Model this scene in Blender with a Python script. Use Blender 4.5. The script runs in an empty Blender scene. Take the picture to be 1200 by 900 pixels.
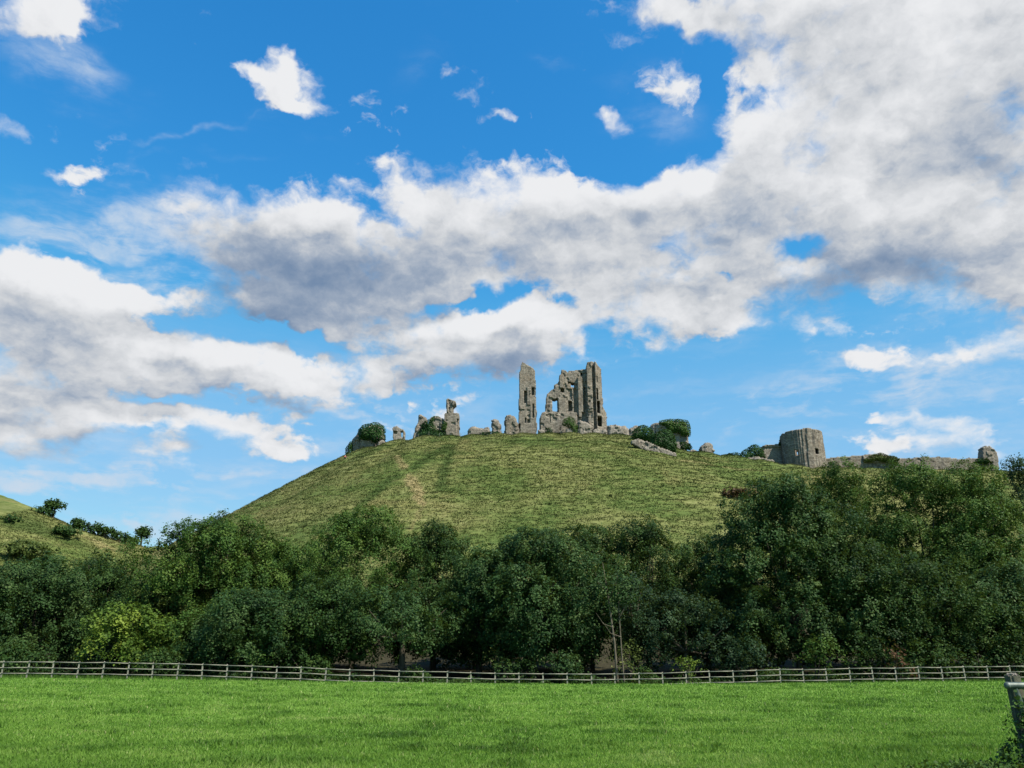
import bpy, bmesh, math, random
import numpy as np
from mathutils import Vector, Matrix, Euler
from mathutils import noise as mnoise

scene = bpy.context.scene
R = math.radians
EYE = 1.6
PITCH = R(19.2)
FOC = 924.0                      # focal length in photo pixels (1200 wide)

# ------------------------------------------------------------------ camera
cam_d = bpy.data.cameras.new("camera")
cam_d.sensor_width = 36.0
cam_d.lens = 36.0 * FOC / 1200.0
cam_d.clip_start = 0.1
cam_d.clip_end = 6000
cam = bpy.data.objects.new("camera", cam_d)
scene.collection.objects.link(cam)
cam.location = (0, 0, EYE)
cam.rotation_euler = (R(90) + PITCH, 0, 0)
scene.camera = cam

# ------------------------------------------------------------------ render settings
scene.render.engine = 'CYCLES'
scene.view_settings.view_transform = 'Standard'
scene.view_settings.look = 'None'
scene.view_settings.exposure = 0.85
scene.view_settings.gamma = 1.0
scene.view_settings.use_curve_mapping = False
scene.cycles.max_bounces = 5
scene.cycles.diffuse_bounces = 2
scene.cycles.glossy_bounces = 2
scene.cycles.transmission_bounces = 3
scene.cycles.transparent_max_bounces = 6
scene.cycles.use_denoising = True

# ------------------------------------------------------------------ sun
SUN_AZ = R(128)                 # from the view direction (+Y), clockwise positive
SUN_EL = R(50)
sun_dir = Vector((math.sin(SUN_AZ) * math.cos(SUN_EL), math.cos(SUN_AZ) * math.cos(SUN_EL), math.sin(SUN_EL)))
sd = bpy.data.lights.new("sun", 'SUN')
sd.energy = 4.8
sd.angle = R(0.5)
sd.color = (1.0, 0.93, 0.80)
sun = bpy.data.objects.new("sun", sd)
scene.collection.objects.link(sun)
sun.rotation_euler = (-sun_dir).to_track_quat('-Z', 'Y').to_euler()
sun.location = (60, -40, 120)

# ------------------------------------------------------------------ direction helper (layout of sky and terrain)
CP, SP = math.cos(PITCH), math.sin(PITCH)
def raydir(px, py):
    v = Vector((px - 600.0, FOC * CP - (450.0 - py) * SP, FOC * SP + (450.0 - py) * CP))
    return v.normalized()
def at(px, py, Y):
    """the world point at distance Y (north of the viewer) that the photograph shows at px, py"""
    d = raydir(px, py)
    t = Y / d.y
    return Vector((d.x * t, Y, EYE + d.z * t))

# ------------------------------------------------------------------ world: sky + clouds
world = bpy.data.worlds.new("World")
scene.world = world
world.use_nodes = True
wt = world.node_tree
wt.nodes.clear()
world.cycles.sampling_method = 'MANUAL'
world.cycles.sample_map_resolution = 512

class G:
    """small helper to write node graphs"""
    def __init__(s, tree): s.t = tree; s.n = tree.nodes; s.l = tree.links
    def put(s, sock, v):
        if hasattr(v, 'is_output'): s.l.new(v, sock)
        elif v is not None: sock.default_value = v
    def math(s, op, a, b=None, c=None, clamp=False):
        n = s.n.new('ShaderNodeMath'); n.operation = op; n.use_clamp = clamp
        s.put(n.inputs[0], a); s.put(n.inputs[1], b); s.put(n.inputs[2], c)
        return n.outputs[0]
    def vmath(s, op, a, b=None, out=0):
        n = s.n.new('ShaderNodeVectorMath'); n.operation = op
        s.put(n.inputs[0], a)
        if op == 'SCALE': s.put(n.inputs[3], b)
        else: s.put(n.inputs[1], b)
        return n.outputs[out]
    def noise(s, vec, scale, detail=4, rough=.5, out=0, dist=0, lac=2.0):
        n = s.n.new('ShaderNodeTexNoise'); s.put(n.inputs['Vector'], vec)
        n.inputs['Scale'].default_value = scale; n.inputs['Detail'].default_value = detail
        n.inputs['Roughness'].default_value = rough; n.inputs['Distortion'].default_value = dist
        n.inputs['Lacunarity'].default_value = lac
        return n.outputs[out]
    def ss(s, v, a, b, lo=0., hi=1.):
        n = s.n.new('ShaderNodeMapRange'); n.interpolation_type = 'SMOOTHSTEP'
        s.put(n.inputs[0], v); n.inputs[1].default_value = a; n.inputs[2].default_value = b
        n.inputs[3].default_value = lo; n.inputs[4].default_value = hi
        return n.outputs[0]
    def lin(s, v, a, b, lo=0., hi=1.):
        n = s.n.new('ShaderNodeMapRange')
        s.put(n.inputs[0], v); n.inputs[1].default_value = a; n.inputs[2].default_value = b
        n.inputs[3].default_value = lo; n.inputs[4].default_value = hi
        return n.outputs[0]
    def mix(s, f, a, b, mode='MIX'):
        n = s.n.new('ShaderNodeMix'); n.data_type = 'RGBA'; n.blend_type = mode
        s.put(n.inputs[0], f)
        s.put(n.inputs[6], a if hasattr(a, 'is_output') or a is None else (*a, 1.) if len(a) == 3 else a)
        s.put(n.inputs[7], b if hasattr(b, 'is_output') or b is None else (*b, 1.) if len(b) == 3 else b)
        return n.outputs[2]
    def mapping(s, vec, loc=(0,0,0), rot=(0,0,0), sc=(1,1,1), typ='POINT'):
        n = s.n.new('ShaderNodeMapping'); n.vector_type = typ
        s.put(n.inputs[0], vec); n.inputs[1].default_value = loc; n.inputs[2].default_value = rot; n.inputs[3].default_value = sc
        return n.outputs[0]

def blob_frame(cx, cy, rx, ry, ang, edge):
    """an ellipse of sky: centre direction, its frame and its angular radii"""
    c = raydir(cx, cy)
    a = math.radians(ang)                        # tilt, anticlockwise positive
    u = (raydir(cx + 8 * math.cos(a), cy - 8 * math.sin(a)) - c).normalized()
    v = c.cross(u).normalized()
    u = v.cross(c).normalized()
    rot = Matrix((u, v, c)).transposed().to_euler()
    k = 1.0 / FOC * (c.dot(Vector((0, CP, SP))))     # pixel -> angle, roughly
    return c, rot, (rx * k / edge, ry * k / edge, max(rx, ry) * k / edge * 1.5)

def blobs(g, vec, items, edge=.62):
    acc = None
    for it in items:
        cx, cy, rx, ry, ang, w = it
        c, rot, sc = blob_frame(cx, cy, rx, ry, ang, edge)
        m = g.mapping(vec, c, rot, sc, 'TEXTURE')
        t = g.n.new('ShaderNodeTexGradient'); t.gradient_type = 'SPHERICAL'
        g.l.new(m, t.inputs[0])
        acc = g.math('MULTIPLY', t.outputs[1], w) if acc is None else g.math('MULTIPLY_ADD', t.outputs[1], w, acc)
    return acc

CLOUDS = [  # cx, cy, rx, ry, tilt, weight : main cumulus masses
    (1015,110,170,150,20,.9), (1150,90,140,190,0,.9), (1010,255,210,85,0,.8), (1160,250,150,100,0,.8),
    (890,15,115,50,-10,.9), (865,225,80,70,0,.7), (770,300,140,72,-10,.8), (800,370,95,30,-8,.7), (950,300,100,50,10,.6),
    (660,270,110,70,-5,.9), (520,255,80,62,0,.9), (490,335,170,52,-8,.8), (350,335,115,60,0,.9), (290,262,95,34,0,.8), (380,268,50,28,0,.6),
    (470,210,26,24,40,.5),
    (560,412,100,36,5,1.0), (620,392,44,34,0,.8), (455,405,55,36,0,.8), (470,370,70,20,20,.5),
    (40,335,80,42,-15,.8), (110,390,150,50,-12,.8), (60,440,130,50,0,.7), (260,432,130,27,-6,.7), (360,446,50,9,0,.6),
    (120,485,190,36,-6,.8), (270,505,95,16,-10,.6), (20,520,70,20,0,.6),
    (335,108,34,32,-20,.75), (338,84,12,22,10,.5), (365,132,26,10,-15,.5), (300,92,22,9,-15,.5), (80,204,30,11,0,.8), (6,148,26,19,0,.85), (45,18,95,34,20,.9),
    (725,142,40,12,-32,.75), (700,128,16,10,-20,.5), (785,100,38,20,-20,.7),(790,10,40,14,-45,.5),
    (1015,415,34,13,0,.85), (1140,415,90,27,8,.8), (1030,523,40,11,0,.62), (1112,518,44,18,-5,.72), (1058,497,40,7,0,.5), (1120,497,28,7,0,.4),
    (440,118,22,8,40,.52), (582,132,20,6,10,.52), (955,413,14,5,0,.6),(400,240,60,20,0,.3),
]
SMALL = [c for c in CLOUDS if (c[2] < 60 and c[3] < 40) or (380 < c[1] and 400 < c[0] < 700)]
CLOUDS = [c for c in CLOUDS if c not in SMALL]
SMALL = [(*c[:5], c[5] * (.86 if c[1] < 220 else 1)) for c in SMALL]
HOLES = [
    (560,350,72,11,12,1.1), (660,350,26,12,0,.6), (700,395,14,20,0,.5), (940,290,24,10,10,1.1), (830,180,22,26,30,.8), (840,100,18,26,0,.7),
    (430,262,20,22,0,.6), (320,395,110,12,-6,.7), (210,325,80,14,0,.5), (850,322,12,5,0,.8), (750,180,40,20,10,.6), (210,470,120,7,-5,.4),
    (660,400,14,22,0,.5),
]
DARK = [
    (375,330,190,65,-5,.85), (270,365,90,40,0,.5), (470,300,90,30,0,.35), (720,245,120,30,0,.5), (1160,180,70,100,-60,.6),
    (1010,320,170,32,-5,.4), (900,260,80,30,30,.3), (560,440,110,16,0,.5), (60,455,160,30,0,.55), (190,395,90,20,-15,.4), (80,520,130,20,0,.5),
    (640,310,80,26,-10,.35), (760,365,90,18,-5,.4), (950,40,90,40,-20,.25), (1120,330,110,16,0,.4), (1110,532,50,10,0,.4), (30,390,80,30,0,.25),
]
WISPS = [   # thin high cloud
    (110,300,170,50,-6,.8), (60,560,220,30,0,.8), (1050,440,240,60,8,.75), (900,505,200,26,4,.7), (330,520,140,14,0,.6), (1130,560,120,14,0,.6), (430,475,130,14,0,.8), (250,600,90,12,0,.8),
    (90,100,90,40,-20,.5), (620,440,120,20,0,.45), (230,250,120,40,-10,.6),
    (140,560,190,20,3,1.2), (210,602,150,16,3,1.4), (150,255,120,40,-10,.9),(230,335,110,9,5,1.2), (100,300,90,16,0,.9), (60,590,90,10,0,.5), (430,480,80,8,0,.6), (380,495,60,7,0,.6), (600,462,80,10,0,.6), (170,325,110,7,4,.8),
    (120,285,110,22,-8,.7), (205,235,50,30,0,.6), (220,160,70,7,22,.7), (170,190,60,5,12,.4), (1010,455,190,22,8,.7), (900,480,120,14,6,.5), (1120,470,120,16,5,.5),
    (655,62,30,18,-30,.5), (500,50,60,30,45,.35), (60,60,80,40,-20,.6), (290,185,60,10,0,.25), (740,450,60,12,0,.35), (560,600,400,30,0,.3), (750,90,60,30,0,.3),
    (770,150,70,30,0,.5), (330,145,90,20,-10,.25), (1000,420,130,30,0,.4),(180,520,250,14,0,.5),(300,560,200,10,5,.6),
]

dg = bpy.data.node_groups.new("cloud_density", 'ShaderNodeTree')
dg.interface.new_socket("Vector", in_out='INPUT', socket_type='NodeSocketVector')
dg.interface.new_socket("Density", in_out='OUTPUT', socket_type='NodeSocketFloat')
g = G(dg)
gi = dg.nodes.new('NodeGroupInput'); go = dg.nodes.new('NodeGroupOutput')
v = gi.outputs[0]
# warp the layout so that no outline stays an ellipse
sz = g.n.new('ShaderNodeSeparateXYZ'); g.l.new(v, sz.inputs[0])
cz = g.n.new('ShaderNodeCombineXYZ'); g.l.new(sz.outputs[0], cz.inputs[0]); g.l.new(sz.outputs[1], cz.inputs[1])
g.l.new(g.math('MULTIPLY', g.math('POWER', g.math('MAXIMUM', sz.outputs[2], 0.0), .6), 1.95), cz.inputs[2])
st = cz.outputs[0]                 # clouds lie flatter and flatter towards the horizon
w1 = g.vmath('SUBTRACT', g.noise(st, 6.0, 3, .6, out=1), (.5, .5, .5))
vw = g.vmath('ADD', v, g.vmath('MULTIPLY', w1, (.17, .17, .11)))
w2 = g.vmath('SUBTRACT', g.noise(v, 30.0, 3, .6, out=1), (.5, .5, .5))
vw = g.vmath('ADD', vw, g.vmath('SCALE', w2, .035))
vs = g.vmath('ADD', v, g.vmath('SCALE', w1, .05))
vs = g.vmath('ADD', vs, g.vmath('SCALE', w2, .03))
F = g.math('ADD', blobs(g, vw, CLOUDS), blobs(g, vs, SMALL))
H = blobs(g, vs, HOLES)
F = g.math('MINIMUM', F, 1.05)
stw = g.vmath('ADD', st, g.vmath('SCALE', w2, .03))
n1 = g.noise(stw, 8.0, 12, .6)
n2 = g.noise(stw, 34.0, 5, .6)
# billows: folded noise gives rounded cauliflower lumps
bil = g.math('ABSOLUTE', g.math('SUBTRACT', g.noise(stw, 19.0, 6, .5), .5))
bil = g.math('SUBTRACT', .12, bil)
d = g.math('MULTIPLY_ADD', g.math('SUBTRACT', n1, .5), 1.75, F)
n3 = g.noise(stw, 17.0, 8, .6)
d = g.math('MULTIPLY_ADD', g.math('SUBTRACT', n3, .5), .85, d)
d = g.math('MULTIPLY_ADD', bil, -.9, d)
d = g.math('MULTIPLY_ADD', g.math('SUBTRACT', n2, .5), .3, d)
d = g.math('SUBTRACT', d, H)
dg.links.new(d, go.inputs[0])

g = G(wt)
tc = wt.nodes.new('ShaderNodeTexCoord')
D0 = tc.outputs['Generated']
def dens(vec):
    n = wt.nodes.new('ShaderNodeGroup'); n.node_tree = dg
    g.put(n.inputs[0], vec); return n.outputs[0]
d0 = dens(D0)
lift = Vector((.35, 0, .9)).normalized() * .032
d1 = dens(g.vmath('ADD', D0, tuple(lift)))
relief = g.math('SUBTRACT', d0, d1)
fn = wt.nodes.new('ShaderNodeMapRange'); fn.interpolation_type = 'SMOOTHSTEP'
g.l.new(d0, fn.inputs[0]); fn.inputs[1].default_value = .16
g.l.new(g.ss(g.noise(D0, 9.0, 3, .5), .38, .62, .46, 1.05), fn.inputs[2])
alpha = fn.outputs[0]
thick = g.ss(d0, .42, 1.35)
dark = blobs(g, g.vmath('ADD', D0, g.vmath('SCALE', g.vmath('SUBTRACT', g.noise(D0, 6, 3, .6, out=1), (.5,.5,.5)), .16)), DARK, .7)
soft = g.noise(g.mapping(D0, rot=(0, .5, 0), sc=(1, 1, 2.0)), 5.0, 5, .5)
sh = g.math('MULTIPLY_ADD', thick, .34, -.06)
sh = g.math('MULTIPLY_ADD', dark, .72, sh)
sh = g.math('MULTIPLY_ADD', g.math('SUBTRACT', soft, .5), .9, sh)
sh = g.math('MULTIPLY_ADD', relief, -.68, sh, )
sh = g.ss(sh, -.30, 1.05)
ccol = wt.nodes.new('ShaderNodeValToRGB')
g.l.new(sh, ccol.inputs[0])
cr = ccol.color_ramp
cr.elements[0].position = 0.; cr.elements[0].color = (.86, .87, .89, 1)
cr.elements[1].position = 1.; cr.elements[1].color = (.16, .25, .40, 1)
e = cr.elements.new(.35); e.color = (.62, .645, .68, 1)
e = cr.elements.new(.68); e.color = (.34, .41, .52, 1)
# wisps
vwz = g.vmath('ADD', D0, g.vmath('SCALE', g.vmath('SUBTRACT', g.noise(D0, 9, 4, .6, out=1), (.5,.5,.5)), .10))
W = blobs(g, vwz, WISPS, .8)
wn = g.noise(g.vmath('ADD', g.mapping(D0, rot=(0, -.12, 0), sc=(1, 1, 4.0)), g.vmath('SCALE', w1 if False else g.noise(D0, 14, 3, .5, out=1), .09)), 9.0, 7, .6)
wd = g.math('MULTIPLY', W, g.ss(wn, .30, .74))
wa = g.math('MULTIPLY', g.ss(wd, .02, 1.0), g.ss(g.noise(D0, 22, 6, .62), .25, .72, .35, .95))
# haze of thin cloud low above the horizon
sep = wt.nodes.new('ShaderNodeSeparateXYZ'); g.l.new(D0, sep.inputs[0])
el = sep.outputs[2]
low = g.math('MULTIPLY', g.ss(el, .5, .05), g.ss(wn, .42, .75))
low = g.math('ADD', g.math('MULTIPLY', low, .62), g.ss(el, .48, .12, 0, .16))
wa = g.math('MAXIMUM', wa, low)

sky = wt.nodes.new('ShaderNodeTexSky')
sky.sky_type = 'NISHITA'
sky.sun_disc = False
sky.sun_elevation = SUN_EL
sky.sun_rotation = SUN_AZ
sky.air_density = 1.0; sky.dust_density = 0.0; sky.ozone_density = 3.0
tint = g.mix(1.0, sky.outputs[0], (.50 * .13, .97 * .13, 1.42 * .13), 'MULTIPLY')
cv = wt.nodes.new('ShaderNodeRGBCurve')          # the camera's own rendering of blue
for c, pts in zip(cv.mapping.curves, [[(.0, .0), (.058, .036), (.105, .150), (.209, .25), (.6, .6)],
                                      [(.0, .0), (.20, .265), (.305, .42), (.515, .52), (1., .85)],
                                      [(.0, .0), (.50, .60), (.578, .66), (.753, .745), (1., .80)]]):
    c.points[0].location = pts[0]; c.points[1].location = pts[-1]
    for p_ in pts[1:-1]: c.points.new(*p_)
cv.mapping.update()
g.l.new(tint, cv.inputs[1])
tint = g.mix(1.0, cv.outputs[0], (1 / .13, 1 / .13, 1 / .13), 'MULTIPLY')
bg_sky = wt.nodes.new('ShaderNodeBackground'); bg_sky.inputs[1].default_value = .079
g.l.new(tint, bg_sky.inputs[0])
bg_w = wt.nodes.new('ShaderNodeBackground'); bg_w.inputs[0].default_value = (.60, .70, .82, 1); bg_w.inputs[1].default_value = .55
bg_c = wt.nodes.new('ShaderNodeBackground'); g.l.new(ccol.outputs[0], bg_c.inputs[0]); bg_c.inputs[1].default_value = .545
m1 = wt.nodes.new('ShaderNodeMixShader'); g.l.new(wa, m1.inputs[0]); g.l.new(bg_sky.outputs[0], m1.inputs[1]); g.l.new(bg_w.outputs[0], m1.inputs[2])
m2 = wt.nodes.new('ShaderNodeMixShader'); g.l.new(alpha, m2.inputs[0]); g.l.new(m1.outputs[0], m2.inputs[1]); g.l.new(bg_c.outputs[0], m2.inputs[2])
wo = wt.nodes.new('ShaderNodeOutputWorld'); g.l.new(m2.outputs[0], wo.inputs[0])

# ================================================================== helpers
rng = np.random.default_rng(7)
random.seed(7)

def link(o, parent=None):
    scene.collection.objects.link(o)
    if parent is not None: o.parent = parent
    return o
def tag(o, label=None, cat=None, group=None, kind=None):
    if label: o["label"] = label
    if cat: o["category"] = cat
    if group: o["group"] = group
    if kind: o["kind"] = kind
    return o
def thing(name, loc, label, cat, group=None):
    o = bpy.data.objects.new(name, None); o.location = loc
    link(o); tag(o, label, cat, group); return o
def mesh_np(name, V, Fq, mat, parent=None, smooth=False, tone=None, origin=None):
    """V (n,3), Fq (m,k) -> object"""
    V = np.asarray(V, dtype=np.float32)
    if origin is not None: V = V - np.array(origin, dtype=np.float32)
    Fq = np.asarray(Fq, dtype=np.int32)
    me = bpy.data.meshes.new(name)
    k = Fq.shape[1]
    me.vertices.add(len(V)); me.vertices.foreach_set('co', V.ravel())
    me.loops.add(Fq.size); me.loops.foreach_set('vertex_index', Fq.ravel())
    me.polygons.add(len(Fq))
    me.polygons.foreach_set('loop_start', np.arange(0, Fq.size, k, dtype=np.int32))
    me.polygons.foreach_set('loop_total', np.full(len(Fq), k, dtype=np.int32))
    me.update(calc_edges=True)
    if smooth: me.polygons.foreach_set('use_smooth', np.ones(len(Fq), dtype=bool))
    if tone is not None:
        a = me.attributes.new('tone', 'FLOAT', 'FACE'); a.data.foreach_set('value', np.asarray(tone, dtype=np.float32))
    me.materials.append(mat)
    o = bpy.data.objects.new(name, me)
    link(o, parent)
    if origin is not None and parent is None: o.location = origin
    return o
def bm_obj(name, bm, mat, parent=None, loc=None, smooth=False):
    me = bpy.data.meshes.new(name); bm.to_mesh(me); bm.free()
    me.materials.append(mat)
    if smooth:
        for p in me.polygons: p.use_smooth = True
    o = bpy.data.objects.new(name, me); link(o, parent)
    if loc is not None: o.location = loc
    return o
def tubes(paths, sides=7):
    """paths: list of (points (n,3), radii (n)) -> V, F of open tapered tubes"""
    Vs, Fs, base = [], [], 0
    ang = np.linspace(0, 2 * math.pi, sides, endpoint=False)
    for P, Rr in paths:
        P = np.asarray(P, float); Rr = np.asarray(Rr, float)
        T = np.gradient(P, axis=0); T /= np.linalg.norm(T, axis=1)[:, None] + 1e-9
        ref = np.array([1., 0.13, 0.]); 
        A = np.cross(T, ref); A /= np.linalg.norm(A, axis=1)[:, None] + 1e-9
        B = np.cross(T, A)
        ring = P[:, None, :] + Rr[:, None, None] * (np.cos(ang)[None, :, None] * A[:, None, :] + np.sin(ang)[None, :, None] * B[:, None, :])
        n = len(P)
        Vs.append(ring.reshape(-1, 3))
        i, j = np.meshgrid(np.arange(n - 1), np.arange(sides), indexing='ij')
        a = base + i * sides + j; b = base + i * sides + (j + 1) % sides
        Fs.append(np.stack([a, b, b + sides, a + sides], -1).reshape(-1, 4))
        base += n * sides
    return np.concatenate(Vs), np.concatenate(Fs)

# ------------------------------------------------------------------ value noise in numpy
_perm = np.random.default_rng(3).random((64, 64, 64)).astype(np.float32)
def vnoise(x, y, z=0.0):
    x, y, z = np.broadcast_arrays(np.asarray(x, float), np.asarray(y, float), np.asarray(z, float))
    xi, yi, zi = np.floor(x).astype(int), np.floor(y).astype(int), np.floor(z).astype(int)
    fx, fy, fz = x - xi, y - yi, z - zi
    fx = fx * fx * (3 - 2 * fx); fy = fy * fy * (3 - 2 * fy); fz = fz * fz * (3 - 2 * fz)
    r = 0
    for dx in (0, 1):
        for dy in (0, 1):
            for dz in (0, 1):
                w = (fx if dx else 1 - fx) * (fy if dy else 1 - fy) * (fz if dz else 1 - fz)
                r = r + w * _perm[(xi + dx) % 64, (yi + dy) % 64, (zi + dz) % 64]
    return r
def fbm(x, y, z=0.0, oct=4):
    s = 0; a = .5; t = 0
    for o in range(oct):
        s = s + a * vnoise(np.asarray(x) * 2 ** o + 17 * o, np.asarray(y) * 2 ** o + 5 * o, np.asarray(z) * 2 ** o); t += a; a *= .5
    return s / t

# ================================================================== materials
def new_mat(name):
    m = bpy.data.materials.new(name); m.use_nodes = True
    nt = m.node_tree; nt.nodes.clear()
    out = nt.nodes.new('ShaderNodeOutputMaterial')
    g = G(nt)
    return m, g, out
def principled(g, out, col, rough=.8, spec=.3, bump=None, bump_str=.4, bump_dist=.05, metal=0):
    p = g.n.new('ShaderNodeBsdfPrincipled')
    g.put(p.inputs['Base Color'], col if hasattr(col, 'is_output') else (*col, 1))
    g.put(p.inputs['Roughness'], rough)
    p.inputs['Specular IOR Level'].default_value = spec
    p.inputs['Metallic'].default_value = metal
    if bump is not None:
        b = g.n.new('ShaderNodeBump'); b.inputs['Strength'].default_value = bump_str; b.inputs['Distance'].default_value = bump_dist
        g.l.new(bump, b.inputs['Height']); g.l.new(b.outputs[0], p.inputs['Normal'])
    g.l.new(p.outputs[0], out.inputs[0])
    return p
def ramp(g, fac, stops):
    n = g.n.new('ShaderNodeValToRGB'); g.l.new(fac, n.inputs[0])
    r = n.color_ramp
    r.elements[0].position, r.elements[0].color = stops[0][0], (*stops[0][1], 1)
    r.elements[1].position, r.elements[1].color = stops[-1][0], (*stops[-1][1], 1)
    for p, c in stops[1:-1]:
        e = r.elements.new(p); e.color = (*c, 1)
    return n.outputs[0]
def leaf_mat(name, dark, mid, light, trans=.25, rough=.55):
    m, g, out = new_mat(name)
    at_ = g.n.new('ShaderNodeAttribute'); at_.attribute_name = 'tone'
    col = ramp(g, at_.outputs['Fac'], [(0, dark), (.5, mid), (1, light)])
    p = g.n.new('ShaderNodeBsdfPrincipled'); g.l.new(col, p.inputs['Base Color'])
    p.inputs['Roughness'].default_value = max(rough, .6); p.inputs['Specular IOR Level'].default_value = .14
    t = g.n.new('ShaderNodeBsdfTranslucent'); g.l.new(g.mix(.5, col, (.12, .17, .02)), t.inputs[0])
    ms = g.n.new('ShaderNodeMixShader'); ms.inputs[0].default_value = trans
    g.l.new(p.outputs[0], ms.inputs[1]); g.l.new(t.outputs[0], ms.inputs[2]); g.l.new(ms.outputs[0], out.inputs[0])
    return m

LEAF = {
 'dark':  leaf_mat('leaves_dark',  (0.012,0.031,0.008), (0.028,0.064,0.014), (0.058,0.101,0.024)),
 'mid':   leaf_mat('leaves_mid',   (0.021,0.050,0.009), (0.047,0.099,0.017), (0.099,0.150,0.028)),
 'syc':   leaf_mat('leaves_sycamore', (0.015,0.040,0.012), (0.033,0.074,0.021), (0.076,0.120,0.038)),
 'ash':   leaf_mat('leaves_ash',   (0.024,0.057,0.010), (0.052,0.107,0.019), (0.099,0.150,0.031)),
 'lime':  leaf_mat('leaves_lime',  (.036,.072,.010), (.078,.132,.018), (.16,.215,.03)),
 'blue':  leaf_mat('leaves_blue',  (0.011,0.029,0.013), (0.024,0.053,0.022), (0.050,0.086,0.039)),
 'ivy':   leaf_mat('leaves_ivy',   (.010,.034,.008), (.022,.064,.014), (.045,.105,.022), .15, .45),
 'ivyl':  leaf_mat('leaves_ivy_light', (.020,.050,.010), (.045,.095,.018), (.09,.15,.03), .15, .5),
 'olive': leaf_mat('leaves_olive', (.035,.055,.012), (.075,.105,.025), (.15,.17,.05)),
 'rust':  leaf_mat('leaves_rust',  (.045,.030,.014), (.085,.045,.022), (.13,.07,.04)),
}
def bark():
    m, g, out = new_mat('bark')
    tc = g.n.new('ShaderNodeTexCoord')
    n = g.noise(g.mapping(tc.outputs['Object'], sc=(1, 1, .25)), 6, 5, .6)
    principled(g, out, ramp(g, n, [(.3, (.022, .019, .014)), (.7, (.085, .072, .052))]), .9, .2, n, .5, .05)
    return m
BARK = bark()

def stone(name, pale=0.0, dark=0.0, warm=0.0):
    m, g, out = new_mat(name)
    tc = g.n.new('ShaderNodeTexCoord'); P = tc.outputs['Object']
    big = g.noise(P, .30, 4, .6)
    med = g.noise(P, 1.3, 4, .6)
    fine = g.noise(P, 5.0, 4, .65)
    streak = g.noise(g.mapping(P, sc=(1, 1, .12)), 1.1, 4, .6)
    vo = g.n.new('ShaderNodeTexVoronoi'); g.l.new(g.mapping(P, sc=(1, 1, 1.7)), vo.inputs['Vector']); vo.inputs['Scale'].default_value = 2.1
    vcol = g.n.new('ShaderNodeSeparateColor'); g.l.new(vo.outputs['Color'], vcol.inputs[0])
    ed = g.n.new('ShaderNodeTexVoronoi'); ed.feature = 'DISTANCE_TO_EDGE'; g.l.new(g.mapping(P, sc=(1, 1, 1.7)), ed.inputs['Vector']); ed.inputs['Scale'].default_value = 2.1
    base = ramp(g, med, [(.25, (.095 + pale, .083 + pale, .066 + pale)), (.5, (.19 + pale, .172 + pale, .145 + pale)), (.75, (.32 + pale, .295 + pale, .25 + pale))])
    base = g.mix(g.math('MULTIPLY', vcol.outputs[0], .55), base, (.13, .115, .095))
    base = g.mix(g.math('MULTIPLY', vcol.outputs[1], .35), base, (.38, .355, .30))
    base = g.mix(g.ss(big, .50, .68, 0, .45 + warm), base, (.20, .135, .08))
    base = g.mix(g.ss(streak, .48, .68, 0, .60 + dark), base, (.075, .072, .066))
    base = g.mix(g.ss(fine, .60, .72, 0, .5), base, (.04, .037, .033))
    base = g.mix(g.ss(g.noise(P, .8, 4, .6), .62, .74, 0, .35), base, (.09, .12, .05))
    br = g.n.new('ShaderNodeTexBrick')
    sx_ = g.n.new('ShaderNodeSeparateXYZ'); g.l.new(P, sx_.inputs[0])
    cb = g.n.new('ShaderNodeCombineXYZ'); g.l.new(g.math('ADD', sx_.outputs[0], sx_.outputs[1]), cb.inputs[0]); g.l.new(sx_.outputs[2], cb.inputs[1])
    g.l.new(cb.outputs[0], br.inputs[0]); br.inputs['Scale'].default_value = 1.0; br.inputs['Brick Width'].default_value = .95; br.inputs['Row Height'].default_value = .46
    br.inputs['Mortar Size'].default_value = .05; br.inputs['Color1'].default_value = (.36, .34, .30, 1); br.inputs['Color2'].default_value = (.11, .10, .085, 1); br.inputs['Mortar'].default_value = (.05, .046, .04, 1)
    base = g.mix(g.ss(g.noise(P, .5, 3, .5), .40, .60, .10, .55), base, br.outputs[0])
    base = g.mix(1.0, base, (1.0, .95, .925), 'MULTIPLY')
    spk = g.noise(P, 1.5, 6, .8)
    base = g.mix(g.ss(spk, .54, .66, 0, .75), base, (.035, .032, .028))
    base = g.mix(g.ss(spk, .46, .36, 0, .45), base, (.42, .39, .33))
    mort = g.ss(ed.outputs[0], 0, .07, .45, 0)
    base = g.mix(mort, base, (.10, .09, .075))
    h = g.math('ADD', g.math('MULTIPLY', g.math('SUBTRACT', 1, mort), .6), fine)
    principled(g, out, base, .92, .15, h, .8, .12)
    return m
STONE = stone('limestone'); STONE_P = stone('limestone_pale', .06, -.3, -.2); STONE_D = stone('limestone_dark', -.045, .35, -.1)

def wood(name, c0, c1):
    m, g, out = new_mat(name)
    tc = g.n.new('ShaderNodeTexCoord')
    n = g.noise(g.mapping(tc.outputs['Object'], sc=(1, 6, 6)), 3, 5, .6)
    n2 = g.noise(tc.outputs['Object'], 2.5, 5, .6)
    principled(g, out, ramp(g, g.math('MULTIPLY_ADD', n, .5, g.math('MULTIPLY', n2, .5)), [(.35, c0), (.65, c1)]), .85, .2, n, .4, .01)
    return m
FENCEWOOD = wood('weathered_timber', (.12, .115, .092), (.29, .28, .235))
POSTWOOD = wood('lichened_post', (.022, .028, .018), (.10, .10, .07))
m_, g_, o_ = new_mat('galvanised_steel')
tc_ = g_.n.new('ShaderNodeTexCoord')
principled(g_, o_, ramp(g_, g_.noise(tc_.outputs['Object'], 9, 5, .6), [(.35, (.045, .062, .052)), (.65, (.125, .15, .13))]), .5, .5, metal=.3)
STEEL = m_

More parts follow.
